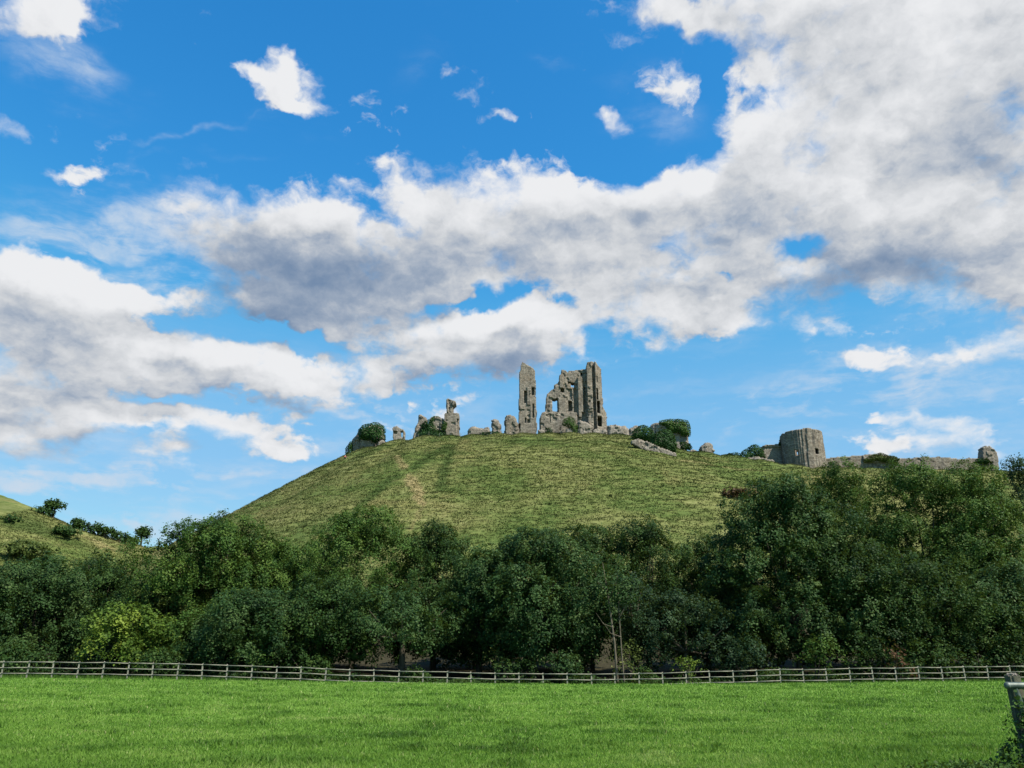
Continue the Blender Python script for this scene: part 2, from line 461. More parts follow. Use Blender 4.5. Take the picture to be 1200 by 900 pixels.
# ================================================================== terrain
def tab(x, xs, ys): return np.interp(x, xs, ys)
_px = [-400, 0, 100, 200, 300, 400, 500, 600, 700, 800, 900, 1000, 1100, 1200, 1600]
_base = [795, 795, 796, 797.5, 800, 804, 807, 809, 810, 808, 805, 803.5, 802, 800.5, 798]   # where the fence stands
_vis = [796, 796, 797, 798, 799, 800, 801, 802, 802.5, 802.5, 802, 801.5, 800, 799, 798]      # crown of the field in front of it
FY0, FYK = 62.0, 4.0
_tan = [(raydir(p, 800).x / raydir(p, 800).y) for p in _px]
_zf = [at(p, b, 64).z for p, b in zip(_px, _base)]
_zc = [at(p, b, 50).z for p, b in zip(_px, _vis)]
CREST = [(437,525,219),(452,519.5,218),(470,516.5,216),(490,512,215),(540,511,213),(600,509,212),(680,508,212),(735,511,212),(755,517,212),(775,526,211),
         (815,530,211),(850,534,209),(885,540,206),(920,545,202),(960,548,200),(1040,550,203),(1150,552,208),(1300,556,212),(1500,575,215)]
LEFT = [(-200,525,205),(-80,553,200),(0,583,197),(40,605,195),(75,617,196),(110,627,200),(140,634,206),(180,645,215),(230,656,220)]
def densify(pts, step=3.0):
    P = [at(*p) for p in pts]; out = []
    for a, b in zip(P[:-1], P[1:]):
        n = max(1, int((b - a).length / step))
        for i in range(n): out.append(a.lerp(b, i / n))
    out.append(P[-1]); return np.array(out)
_C = densify(CREST)
_Cs = np.concatenate([_C + np.array([0, k * 7.0, -.35 * k]) for k in range(8)])
_L = densify(LEFT)
_Ls = np.concatenate([_L + np.array([0, k * 8.0, -.6 * k]) for k in range(6)])
def cones(x, y, S, slope, rnd=5.0, kx=1.0):
    out = np.full(x.shape, -1e9)
    for s in S:
        d = np.sqrt(((x - s[0]) * np.where(x < s[0], kx, 1.0)) ** 2 + (y - s[1]) ** 2 + rnd * rnd) - rnd
        np.maximum(out, s[2] - slope * d, out=out)
    return out
def smax(a, b, k):
    h = np.clip(.5 + .5 * (a - b) / k, 0, 1)
    return b * (1 - h) + a * h + k * h * (1 - h)
def ground_np(x, y, detail=True):
    x = np.asarray(x, float); y = np.asarray(y, float)
    t = np.clip(x / np.maximum(y, 8.0), -1.2, 1.2)
    zc = tab(t, _tan, _zc); zf = tab(t, _tan, _zf)
    z = zc * np.clip(y / 50.0, 0, 1)
    k = np.clip((y - 50) / 13.0, 0, 1); k = k * k * (3 - 2 * k)
    z = z * (1 - k) + zf * k
    z = z + np.clip(y - 70, 0, 60) * .05
    far = y > 64
    hill = np.full(x.shape, -50.0)
    if far.any():
        hx, hy = x[far], y[far]
        wob = (fbm(hx * .03, hy * .03, 1.5, 3) - .5) * 2.6 * np.clip((210 - hy) / 60, 0, 1)
        h1 = cones(hx, hy, _Cs[::2], .585, kx=1.24) + wob
        h2 = cones(hx, hy, _Ls[::2], .50) + wob
        hill[far] = smax(h1, h2, 4.0)
        if detail:   # sheep-track terraces along the contours
            zz = hill[far]
            ph = zz * .85 + (fbm(hx * .05, hy * .05, 4.0, 3) - .5) * 9
            steep = np.clip((212 - hy) / 6, 0, 1)
            tr = (np.sin(ph * 2 * math.pi * .55) * .10 + (fbm(hx * .35, hy * .6, zz * 2.2, 4) - .5) * .55) * steep
            hill[far] += tr * np.clip(zz / 4, 0, 1)
    z = np.where(far, smax(hill, z, 5.0), z)
    if detail:
        f = np.clip((y - 3) / 10, 0, 1) * np.clip((66 - y) / 4, 0, 1)
        z = z + f * ((fbm(x * .25, y * .30, 0, 3) - .5) * .04)
    return z
def gz(x, y):
    return float(ground_np(np.array([x]), np.array([y]))[0])

def hit(px, py):
    """where the sight line through a photograph pixel meets the hill"""
    ys_ = np.arange(90, 260, .5); d = raydir(px, py)
    x_ = d.x / d.y * ys_; z_ = EYE + d.z / d.y * ys_
    g_ = ground_np(x_, ys_, False); k = np.argmax(g_ > z_)
    return np.array([x_[k], ys_[k]])
TRAILS = [([(527,522),(500,538),(462,560),(425,590),(395,618)], 1.5, -1.0), ([(465,535),(480,565),(494,590)], 1.2, .8), ([(526,524),(522,545),(519,572)], 1.5, -.9),
          ([(560,519),(640,517),(720,519),(765,530)], 1.6, -.55), ([(330,590),(380,562),(420,545)], 1.0, -.5), ([(800,540),(850,548),(890,552)], 1.0, .5), ([(485,560),(497,590),(480,622)], .7, .5),
          ([(20,614),(60,625),(82,633)], 4.5, -.9), ([(-10,590),(40,608)], 4.0, -.5), ([(100,632),(125,642)], 3.0, .6)]
TRAILS = [([hit(*p) for p in t[0]], t[1], t[2]) for t in TRAILS]
def trail_np(x, y):
    v = np.zeros(x.shape)
    wx = x + (fbm(x * .4, y * .4, 8, 3) - .5) * 2.5
    for P, w, s_ in TRAILS:
        dd = np.full(x.shape, 1e9)
        for a_, b_ in zip(P[:-1], P[1:]):
            e = b_ - a_; t = np.clip(((wx - a_[0]) * e[0] + (y - a_[1]) * e[1]) / (e @ e), 0, 1)
            dd = np.minimum(dd, np.hypot(wx - a_[0] - e[0] * t, y - a_[1] - e[1] * t))
        v = v + s_ * np.clip(1.4 - dd / w, 0, 1)
    return np.clip(v, -1, 1)
xs = np.concatenate([-np.geomspace(2600, 175, 14), np.arange(-170, 240, .85), np.geomspace(245, 2600, 14)])
ys = np.concatenate([-np.geomspace(900, 24, 8), np.arange(-20, 4, 2.0), np.arange(4, 68, .6), np.arange(68, 250, .8), np.geomspace(252, 3500, 26)])
X, Y = np.meshgrid(xs, ys)
Z = ground_np(X.ravel(), Y.ravel()).reshape(X.shape)
nx, ny = len(xs), len(ys)
i, j = np.meshgrid(np.arange(ny - 1), np.arange(nx - 1), indexing='ij')
a = i * nx + j
Fq = np.stack([a, a + 1, a + nx + 1, a + nx], -1).reshape(-1, 4)

m, g, out = new_mat('ground_grass')
tc = g.n.new('ShaderNodeTexCoord'); P = tc.outputs['Object']
sp = g.n.new('ShaderNodeSeparateXYZ'); g.l.new(P, sp.inputs[0])
# meadow
n1 = g.noise(g.mapping(P, sc=(.5, 1, 1)), .35, 5, .6); n2 = g.noise(P, 3.0, 5, .65)
field = ramp(g, g.math('MULTIPLY_ADD', n2, .4, g.math('MULTIPLY', n1, .6)), [(.3, (.065, .130, .018)), (.55, (.12, .225, .032)), (.75, (.18, .28, .060))])
# hillside: dry pale grass and green, drawn out along the contours
h1 = g.noise(g.mapping(P, sc=(.30, .30, 1.4)), .9, 6, .62)
h2 = g.noise(g.mapping(P, sc=(.5, .5, 1.2)), 2.6, 5, .6)
h3 = g.noise(P, .045, 3, .55)
hf = g.math('MULTIPLY_ADD', h2, .45, g.math('MULTIPLY', h1, .55))
hillc = ramp(g, hf, [(.34, (.065, .078, .022)), (.46, (.105, .118, .036)), (.58, (.155, .162, .060)), (.70, (.23, .21, .10))])
hillg = ramp(g, hf, [(.34, (.026, .052, .010)), (.5, (.074, .104, .027)), (.68, (.135, .155, .048))])
hillcol = g.mix(g.ss(h3, .42, .60), hillc, hillg)
dry = g.ss(g.noise(g.mapping(P, loc=(3, 9, 1)), .07, 4, .6), .55, .72, 0, .35)
hillcol = g.mix(dry, hillcol, (.22, .17, .075))
tra = g.n.new('ShaderNodeAttribute'); tra.attribute_name = 'trail'
hillcol = g.mix(g.ss(tra.outputs['Fac'], .0, 1.0, 0, .75), hillcol, (.26, .20, .10))
hillcol = g.mix(g.ss(g.math('MULTIPLY', tra.outputs['Fac'], -1), .0, 1.0, 0, .8), hillcol, (.035, .060, .014))
# wood floor
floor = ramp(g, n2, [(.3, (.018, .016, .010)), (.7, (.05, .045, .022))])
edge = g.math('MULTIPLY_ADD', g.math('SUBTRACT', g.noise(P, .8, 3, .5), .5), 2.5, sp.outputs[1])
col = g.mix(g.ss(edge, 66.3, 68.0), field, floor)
col = g.mix(g.ss(g.math('MULTIPLY_ADD', sp.outputs[2], 1.0, g.math('MULTIPLY', g.ss(edge, 60, 300), 0)), 9, 15), col, hillcol)
bmp = g.math('MULTIPLY_ADD', h1, .7, h2)
principled(g, out, col, .95, .1, bmp, .6, .3)
TERRAIN_MAT = m
ter = mesh_np('terrain', np.stack([X.ravel(), Y.ravel(), Z.ravel()], -1), Fq, m, smooth=True)
_a = ter.data.attributes.new('trail', 'FLOAT', 'POINT'); _a.data.foreach_set('value', trail_np(X.ravel(), Y.ravel()).astype(np.float32))
tag(ter, kind='structure')

# ================================================================== masonry: eroded voxel walls
def poly_sd(px, pz, poly):
    """signed distance to a polygon, positive inside"""
    P = np.array(poly, float); n = len(P)
    d = np.full(px.shape, 1e18); inside = np.zeros(px.shape, bool)
    for i in range(n):
        ax, az = P[i]; bx, bz = P[(i + 1) % n]
        ex, ez = bx - ax, bz - az
        wx, wz = px - ax, pz - az
        t = np.clip((wx * ex + wz * ez) / (ex * ex + ez * ez + 1e-12), 0, 1)
        d = np.minimum(d, (wx - ex * t) ** 2 + (wz - ez * t) ** 2)
        c = ((az <= pz) & (bz > pz)) | ((bz <= pz) & (az > pz))
        with np.errstate(divide='ignore', invalid='ignore'):
            xi = ax + (pz - az) / (bz - az) * ex
        inside ^= c & (px < xi)
    d = np.sqrt(d)
    return np.where(inside, d, -d)

def voxel_mesh(name, occ, org, cell, mat, parent=None, jit=.20, origin=None, smooth_it=1):
    """surface of a boolean block grid, corners worn and shaken"""
    nx, ny, nz = occ.shape
    pad = np.zeros((nx + 2, ny + 2, nz + 2), bool); pad[1:-1, 1:-1, 1:-1] = occ
    quads = []
    def vid(i, j, k): return (i * (ny + 1) + j) * (nz + 1) + k
    for ax, sgn in ((0, 1), (0, -1), (1, 1), (1, -1), (2, 1), (2, -1)):
        sl = [slice(1, -1)] * 3
        sl[ax] = slice(2, None) if sgn > 0 else slice(0, -2)
        ex = occ & ~pad[tuple(sl)]
        i, j, k = np.nonzero(ex)
        if len(i) == 0: continue
        if ax == 0:
            I = i + (sgn > 0); c = [(I, j, k), (I, j + 1, k), (I, j + 1, k + 1), (I, j, k + 1)]
        elif ax == 1:
            J = j + (sgn > 0); c = [(i, J, k), (i, J, k + 1), (i + 1, J, k + 1), (i + 1, J, k)]
        else:
            K = k + (sgn > 0); c = [(i, j, K), (i + 1, j, K), (i + 1, j + 1, K), (i, j + 1, K)]
        q = np.stack([vid(*p) for p in c], -1)
        if sgn < 0: q = q[:, ::-1]
        quads.append(q)
    Q = np.concatenate(quads)
    u, inv = np.unique(Q.ravel(), return_inverse=True)
    F = inv.reshape(-1, 4)
    k = u % (nz + 1); j = (u // (nz + 1)) % (ny + 1); i = u // ((nz + 1) * (ny + 1))
    V = np.stack([i, j, k], -1).astype(float) * cell
    for _ in range(smooth_it):
        S = np.zeros_like(V); N = np.zeros(len(V))
        for a, b in ((0, 1), (1, 2), (2, 3), (3, 0)):
            np.add.at(S, F[:, a], V[F[:, b]]); np.add.at(S, F[:, b], V[F[:, a]])
            np.add.at(N, F[:, a], 1); np.add.at(N, F[:, b], 1)
        V = V * .72 + .28 * S / N[:, None]
    V = V + (np.random.default_rng(5).random(V.shape) - .5) * cell * jit * 2
    V = V + np.array(org)
    return mesh_np(name, V, F, mat, parent, origin=origin)

def wall_piece(name, poly, Yf, thick, mat, parent, holes=(), boxes=(), cell=.27, round_r=0.0, back=None, slope=None, erode=.5, origin=None, rough=.35):
    """poly etc. in world x,z. Yf: world y of the front face; boxes: (x0,z0,x1,z1,offset) offset>0 = proud of the face, <0 = recessed."""
    P = np.array(poly); x0, z0 = P.min(0) - .5; x1, z1 = P.max(0) + .5
    mx = max([b[4] for b in boxes] + [0]) + .8
    y0 = Yf - mx; y1 = Yf + thick + 1.0
    gx = np.arange(x0, x1, cell); gy = np.arange(y0, y1, cell); gz_ = np.arange(z0, z1, cell)
    XX, ZZ = np.meshgrid(gx, gz_, indexing='ij')
    XX = XX + cell / 2; ZZ = ZZ + cell / 2
    # ragged silhouette
    nx_ = (fbm(XX * .9, ZZ * .9, 3.3, 3) - .5) * erode * 1.8
    sd = poly_sd(XX, ZZ, P) + nx_
    off = np.zeros(XX.shape)
    for b in boxes:
        ins = (XX > b[0]) & (XX < b[2]) & (ZZ > b[1]) & (ZZ < b[3])
        off = np.where(ins, b[4], off)
    for h in holes:
        sd = np.minimum(sd, -poly_sd(XX, ZZ, np.array(h)) + (fbm(XX * 2, ZZ * 2, 1, 2) - .5) * .2)
    front = Yf - off
    if slope is not None:       # the face runs back from here on
        front = front + np.clip(XX - slope[0], 0, 99) * slope[1]
    bk = np.full(XX.shape, Yf + thick)
    if slope is not None: bk = np.maximum(bk, front + 1.2)
    if back is not None:
        for b in back:
            bk = np.where((XX > b[0]) & (XX < b[1]), Yf + b[2], bk)
    if round_r > 0:
        e = np.clip(sd / round_r, 0, 1); bul = np.sqrt(1 - (1 - e) ** 2)
        mid = (front + bk) / 2; hw = (bk - front) / 2 * bul
        front, bk = mid - hw, mid + hw
    gy1 = np.arange(y0, bk.max() + .8, cell)
    YY = gy1[None, None, :] + cell / 2
    n3 = (fbm(XX[:, :, None] * .8, ZZ[:, :, None] * .8, YY * .8, 3) - .5) * 2 * rough
    occ = (sd[:, :, None] > 0) & (YY > front[:, :, None] + n3) & (YY < bk[:, :, None] - n3)
    occ = np.transpose(occ, (0, 2, 1))
    return voxel_mesh(name, occ, (x0, y0, z0), cell, mat, parent, origin=origin)

def zt(pts, x0, y0, s):              # points read in an enlarged crop of the photograph -> photograph pixels
    return [(x0 + a / s, y0 + b / s) for a, b in pts]
def wpts(pts, Y):
    out = []
    for p in pts:
        w = at(p[0], p[1], Y); out.append((w.x, w.z))
    return out
def wbox(b, crop, Y):
    (ax, az), (bx, bz) = wpts(zt([(b[0], b[1]), (b[2], b[3])], *crop), Y)
    return (min(ax, bx), min(az, bz), max(ax, bx), max(az, bz), b[4])
def rect(b, crop, Y):
    return wpts(zt([(b[0], b[1]), (b[2], b[1]), (b[2], b[3]), (b[0], b[3])], *crop), Y)

def ruin(name, label, cat, crop, outline, Y, thick, mat=None, group=None, parts=None, **kw):
    """one block of masonry as a single mesh"""
    P = wpts(zt(outline, *crop), Y)
    holes = [rect(h, crop, Y) for h in kw.pop('holes', ())]
    boxes = [wbox(b, crop, Y) for b in kw.pop('boxes', ())]
    cx = sum(p[0] for p in P) / len(P); z0 = min(p[1] for p in P)
    o = wall_piece(name, P, Y, thick, mat or STONE, None, holes, boxes, origin=(cx, Y + thick / 2, z0), **kw)
    tag(o, label, cat, group)
    return o

C1 = (396, 485, 15.0); C2 = (450, 455, 12.0); C3 = (540, 415, 8.571); C4 = (625, 415, 8.571); C5 = (735, 480, 10.91); C6 = (850, 490, 9.231); C7 = (960, 500, 5.0)

# ---- the keep
KY = 218.0
keep_outline = [(70,800),(65,640),(90,590),(125,575),(130,470),(135,400),(165,370),(205,345),(210,310),(245,295),(262,270),(262,215),(283,200),(285,155),(325,165),(345,190),
                (360,168),(420,160),(530,150),(540,95),(585,70),(620,92),(655,130),(680,150),(685,340),(695,430),(700,540),(730,580),(742,640),(748,800)]
kp = wpts(zt(keep_outline, *C4), KY)
keep_boxes = [(606,40,800,800,1.45),(70,592,440,800,.9),(250,440,330,592,.35),(262,200,300,340,.3),(440,235,500,640,.7),(390,170,440,300,.15),
              (270,345,310,385,-1.5),(470,185,497,215,-1.3),(352,475,392,575,-1.6),(345,350,390,460,-.35),(400,340,440,585,-.5),(507,330,524,560,-.7),
              (345,280,378,300,-.8),(528,95,606,800,1.5),(626,225,642,295,-1.3),(628,360,650,470,-.8),(632,478,668,605,-1.6),(634,635,690,735,-1.8),(545,480,575,500,.9),(480,590,528,660,-.3),
              (160,600,170,700,.4),(536,590,590,640,1.1)]
b4 = [wbox(b, C4, KY) for b in keep_boxes]
sx = wpts(zt([(615, 100)], *C4), KY)[0][0]
rx = wpts(zt([(525, 100)], *C4), KY)[0][0]
keep = thing('ruined_keep', (sum(p[0] for p in kp) / len(kp), KY, kp[0][1]), 'widest and tallest castle ruin, a roofless keep wall with a window gap at left', 'ruin')
kw_ = wall_piece('keep_wall', kp, KY, 2.6, STONE, None, [rect((188,447,247,572), C4, KY), rect((378,288,414,330), C4, KY)], b4, cell=.22, back=[(rx, 999, 7.5)], slope=(sx, .6), erode=.25, rough=.12)
def adopt(child, par):
    child.parent = par
    child.location = child.location - par.location
adopt(kw_, keep)

# ---- the tall pillar of the keep, standing free
pil = ruin('tower_fragment', 'tall slender free-standing stone pillar left of the big keep ruin', 'ruin', C3,
     [(585,800),(583,500),(588,330),(592,180),(602,160),(606,110),(620,82),(640,92),(690,118),(725,140),(745,165),(748,240),(752,290),(755,560),(762,568),(762,800)], 217.0, 4.2,
     boxes=[(636,370,662,490,-1.0),(708,335,738,415,-1.3),(665,330,700,515,.35),(585,700,600,780,-.8),(642,640,660,690,-.7),(718,500,735,640,-.8),(668,560,695,690,-.25),(583,520,640,560,.25),(665,650,690,690,-.9)], cell=.22, erode=.2, rough=.1)

# ---- smaller fallen and standing masonry
GR = 'small broken stumps of castle masonry'
ruin('masonry_stump', 'low long heap of rubble at the left end of the stumps beside the tall pillar', 'rubble', C3,
     [(66,830),(70,760),(85,735),(110,722),(150,720),(185,730),(230,735),(240,722),(275,722),(292,745),(300,830)], 215.5, 3, group=GR, round_r=.9, cell=.24)
ruin('masonry_stump', 'narrow round-topped stump of masonry, second left of the tall pillar', 'ruin', C3,
     [(305,830),(307,655),(325,642),(360,642),(385,655),(403,700),(405,830)], 216.0, 2.4, group=GR, round_r=.7, cell=.24)
ruin('masonry_stump', 'leaning rounded block of masonry directly left of the tall pillar', 'ruin', C3,
     [(440,830),(436,640),(445,608),(500,600),(535,612),(560,645),(578,700),(590,790),(590,830)], 216.0, 3, STONE_D, group=GR, round_r=.7, cell=.24)
ruin('masonry_stump', 'pale pointed boulder of masonry leaning at the foot of the keep', 'rubble', C4,
     [(436,830),(440,680),(470,650),(500,665),(545,680),(600,720),(600,830)], 214.6, 2.5, STONE_P, group=GR, round_r=.8, cell=.24)
ruin('masonry_stump', 'light rounded boulder beside the green bush under the keep', 'rubble', C4,
     [(315,830),(330,755),(360,735),(390,755),(405,790),(405,830)], 213.6, 1.6, STONE_P, group=GR, round_r=.6, cell=.22)
ruin('masonry_stump', 'low broken wall foot between the pointed boulder and the keep corner', 'rubble', C4,
     [(590,830),(590,765),(620,750),(650,745),(690,760),(720,750),(740,770),(745,830)], 214.8, 1.6, STONE_P, group=GR, round_r=.5, cell=.22)
ruin('masonry_stump', 'wide pale rubble mound right of the keep', 'rubble', C4,
     [(745,830),(748,715),(775,708),(830,702),(860,712),(930,710),(960,745),(972,800),(972,830)], 215.0, 3.4, STONE_P, group=GR, round_r=1.0, cell=.24)
ruin('masonry_stump', 'small rubble block between the wide mound and the dark round bush', 'rubble', C4,
     [(965,830),(970,745),(1000,720),(1040,705),(1080,720),(1090,830)], 215.5, 2.4, STONE, group=GR, round_r=.8, cell=.24)
ruin('masonry_stump', 'lone round boulder on a stone base on the right slope', 'rubble', C5,
     [(945,640),(950,530),(928,500),(935,465),(985,440),(1005,412),(1060,415),(1095,450),(1130,515),(1110,540),(1115,640)], 212.0, 2.8, STONE_P, group=GR, round_r=.8, cell=.22)
ruin('masonry_stump', 'low scatter of rubble left of the lone round boulder', 'rubble', C5,
     [(790,620),(800,520),(850,500),(920,520),(950,540),(950,620)], 212.2, 1.6, STONE, group=GR, round_r=.6, cell=.24)
ruin('masonry_stump', 'low grey footing just right of the tall pillar', 'rubble', C3,
     [(770,810),(775,755),(820,750),(860,765),(900,755),(930,810)], 215.2, 1.2, STONE_P, group=GR, round_r=.5, cell=.22)

# ---- west end
westw = ruin('bastion_ruin', 'sloping broken bastion capped with dark ivy at the far left end of the castle', 'ruin', C1,
     [(205,800),(215,500),(240,430),(350,300),(410,230),(600,170),(780,210),(790,440),(690,510),(680,640),(640,720),(400,760)], 223.0, 5, STONE,
     boxes=[(400,440,680,800,.8),(225,300,385,800,.2)], cell=.24, round_r=1.2, erode=.4)
ruin('masonry_stump', 'low reddish rubble just right of the ivy-capped bastion', 'rubble', C1,
     [(680,640),(690,500),(740,460),(800,455),(850,490),(900,520),(900,640)], 220.0, 2, STONE, group=GR, round_r=.7, cell=.22)
ruin('gate_fragment', 'small two-legged stone fragment between the ivy bastion and the ivy-covered gable', 'ruin', C2,
     [(132,760),(125,560),(150,538),(180,535),(225,558),(270,580),(292,610),(292,760)], 219.0, 1.8, STONE_P, holes=[(232,605,262,690)],
     boxes=[(135,600,180,640,-.5),(120,530,190,600,.25)], cell=.2, erode=.2, rough=.15)
ruin('gable_ruin', 'pointed broken gable half hidden by ivy left of the turret ruin', 'ruin', C2,
     [(395,720),(410,640),(440,540),(478,460),(483,372),(510,358),(560,385),(600,410),(610,720)], 218.5, 2.2, STONE, cell=.22, erode=.3, round_r=.4)
ruin('gable_ruin', 'pale square wall end showing between the ivy and the turret ruin', 'ruin', C2,
     [(600,720),(640,420),(695,390),(760,385),(800,410),(850,440),(880,480),(880,720)], 218.3, 1.8, STONE_P, boxes=[(740,540,780,600,-.4)], cell=.22, erode=.25)
ruin('turret_ruin', 'narrow turret ruin with a knobbed chimney-like top, right of the ivy mass', 'ruin', C2,
     [(868,720),(865,480),(845,465),(845,355),(876,345),(880,150),(900,142),(950,160),(1000,180),(1008,210),(975,248),(970,340),(1048,345),(1058,430),(1052,720)], 217.5, 3.4, STONE,
     boxes=[(905,165,930,340,-.25),(1025,430,1058,720,-.8),(880,200,905,340,.2),(945,480,1000,520,-.15),(960,180,1008,245,.4)], cell=.2, erode=.22, rough=.18)
# ---- east shoulder
ruin('tower_stump', 'broad pale round tower stump capped with ivy on the right hill shoulder', 'ruin', C5,
     [(295,640),(300,260),(308,195),(350,150),(450,135),(700,135),(765,150),(792,230),(800,330),(815,440),(760,500),(780,640)], 214.5, 6.0, STONE_P,
     boxes=[(380,140,800,330,.2),(300,150,370,300,-.3)], cell=.24, round_r=1.6, erode=.3)
ruin('revetment_wall', 'low sloping pale stone wall running downhill below the dark round bushes', 'wall', C5,
     [(60,395),(120,372),(150,370),(300,425),(400,475),(620,550),(640,640),(560,640),(450,600),(300,560),(150,480),(60,440)], hit(775, 531)[1] - .2, 1.6, STONE_P, cell=.24, erode=.3, rough=.25)
# ---- round tower of the outer ward
TY = 205.0
tl, tr_ = at(917.3, 540, TY), at(967, 540, TY)
tcx = (tl.x + tr_.x) / 2; trad = (tr_.x - tl.x) / 2; tzt = at(940, 502.5, TY - 4).z; tzb = at(940, 560, TY).z - 1
rt = thing('round_tower', (tcx, TY, tzb), 'big grey horseshoe-shaped tower with two small windows above the trees on the right', 'tower')
cell = .24
gx = np.arange(-trad - 1, trad + 1, cell); gyy = np.arange(-trad - 1, trad + 1, cell); gzz = np.arange(0, tzt - tzb + .6, cell)
A, B, Cc = np.meshgrid(gx + cell / 2, gyy + cell / 2, gzz + cell / 2, indexing='ij')
rr = np.sqrt(A * A + B * B); an = np.arctan2(B, A)
n3 = (fbm(A * .7 + 9, B * .7, Cc * .7, 3) - .5) * .22
Hh = tzt - tzb
ro = trad - .25 - .10 * np.clip(Cc / Hh - .35, 0, 1) + n3 * .25
top = Hh - .35 + (fbm(np.cos(an) * 2 + 5, np.sin(an) * 2, 0, 3) - .5) * .7 - .25 * (np.abs(np.cos(an)) ** 4)
occ = (rr < ro) & (rr > ro - 2.0) & (Cc < top)
def wcut(pxc, pyc, w, h, full):
    global occ
    p = at(pxc, pyc, TY - trad); d = raydir(pxc, pyc)
    lx = p.x - tcx; lz = p.z - tzb
    yy = B + trad
    X_, Z_ = lx + yy * d.x / d.y, lz + yy * d.z / d.y
    ins = (np.abs(A - X_) < w / 2) & (np.abs(Cc - Z_) < h / 2)
    occ &= ~(ins & ((B < 0) if not full else True))
wcut(933.3, 530.8, .9, 1.6, False); wcut(934.5, 531.3, .5, 1.0, True); wcut(956.8, 529.3, .85, 1.5, False)
tw = voxel_mesh('tower_wall', occ, (tcx + gx[0], TY + gyy[0], tzb), cell, STONE_D, jit=.08)
adopt(tw, rt)
ruin('curtain_wall', 'short pale plastered wall joined to the left side of the round tower', 'wall', C6,
     [(395,520),(400,305),(440,290),(560,285),(625,270),(640,520)], 206.5, 1.6, STONE_P, boxes=[(400,285,640,312,.25)], cell=.22, erode=.15, rough=.12)
ruin('masonry_stump', 'low broken footing below the short wall left of the round tower', 'rubble', C6,
     [(235,560),(240,430),(330,410),(400,425),(450,440),(520,445),(560,560)], 203.5, 1.4, STONE_P, group=GR, cell=.24, erode=.3)
ruin('curtain_wall', 'long grey outer curtain wall running right from the round tower above the trees', 'wall', C7,
     [(30,330),(36,185),(100,178),(180,172),(270,165),(340,163),(400,168),(450,180),(475,188),(540,186),(600,180),(660,177),(720,178),(780,183),(830,192),(880,183),(930,186),(985,190),(985,330)],
     208.0, 2.2, STONE_D, boxes=[(250,160,460,215,.3)], cell=.26, erode=.35, rough=.25)
ruin('wall_turret', 'small pointed turret with a doorway gap at the right end of the curtain wall', 'ruin', C7,
     [(965,330),(962,175),(960,120),(975,111),(1000,112),(1030,135),(1046,155),(1055,235),(1058,330)], 207.0, 2.6, STONE, holes=[(1000,206,1019,250)], cell=.22, erode=.2, rough=.15)

# ================================================================== foliage
LEAFN = 0
def leaves(C, N, size, seed, aspect=1.0):
    """rhombic leaves at centres C with normals N; returns V,F"""
    r = np.random.default_rng(seed); n = len(C)
    N = N / (np.linalg.norm(N, axis=1)[:, None] + 1e-9)
    t = r.normal(size=(n, 3)); t -= (t * N).sum(1)[:, None] * N; t /= np.linalg.norm(t, axis=1)[:, None] + 1e-9
    b = np.cross(N, t)
    s = size * (.55 + .9 * r.random(n))[:, None]
    bend = N * s * (.25 * (r.random(n)[:, None] - .3))
    V = np.stack([C - t * s * .5, C + b * s * .36 * aspect + bend, C + t * s * .5, C - b * s * .36 * aspect + bend], 1).reshape(-1, 3)
    F = np.arange(4 * n).reshape(-1, 4)
    return V, F
def crown_leaves(lobes, per_m2, size, seed, clump=.45, gap=.28, droop=.3, shell=.30):
    """lobes: (k,6) centre + radii. Leaves gather in sprays on the outside of each lobe; bare gaps between them"""
    r = np.random.default_rng(seed)
    Cs, Ns, Ts = [], [], []
    for li, (cx, cy, cz, ax, ay, az) in enumerate(lobes):
        area = 4 * math.pi * ((ax * ay) ** 1.6 / 3 + (ax * az) ** 1.6 / 3 + (ay * az) ** 1.6 / 3) ** (1 / 1.6)
        nc = max(4, int(area / (clump * clump * 4.0)))
        d = r.normal(size=(nc, 3)); d /= np.linalg.norm(d, axis=1)[:, None]
        keep_ = r.random(nc) > gap + .35 * (d[:, 2] < -.45)
        d = d[keep_]; nc = len(d)
        rad = (1 - shell * r.random(nc) ** 1.3) * (1 + .12 * r.normal(size=nc))
        cc = np.array([cx, cy, cz]) + d * np.array([ax, ay, az]) * rad[:, None]
        k = max(3, int(per_m2 * clump * clump * 4))
        ctone = np.clip(.40 + .15 * r.normal() + .20 * r.normal(size=nc), 0, 1)
        off = r.normal(size=(nc, k, 3)) * clump * .55
        # flatten the spray along its outward direction, let it hang
        outw = d[:, None, :]
        off -= outw * (off * outw).sum(-1, keepdims=True) * .55
        off[..., 2] -= droop * (off[..., :2] ** 2).sum(-1) / clump
        pc = (cc[:, None, :] + off).reshape(-1, 3)
        nn = (outw * .8 + np.array([0, 0, .75]) + r.normal(size=(nc, k, 3)) * .55).reshape(-1, 3)
        tt = (ctone[:, None] + .13 * r.normal(size=(nc, k))).reshape(-1)
        Cs.append(pc); Ns.append(nn); Ts.append(tt)
    C = np.concatenate(Cs); N = np.concatenate(Ns); T = np.clip(np.concatenate(Ts), 0, 1)
    V, F = leaves(C, N, size, seed + 1)
    return V, F, T

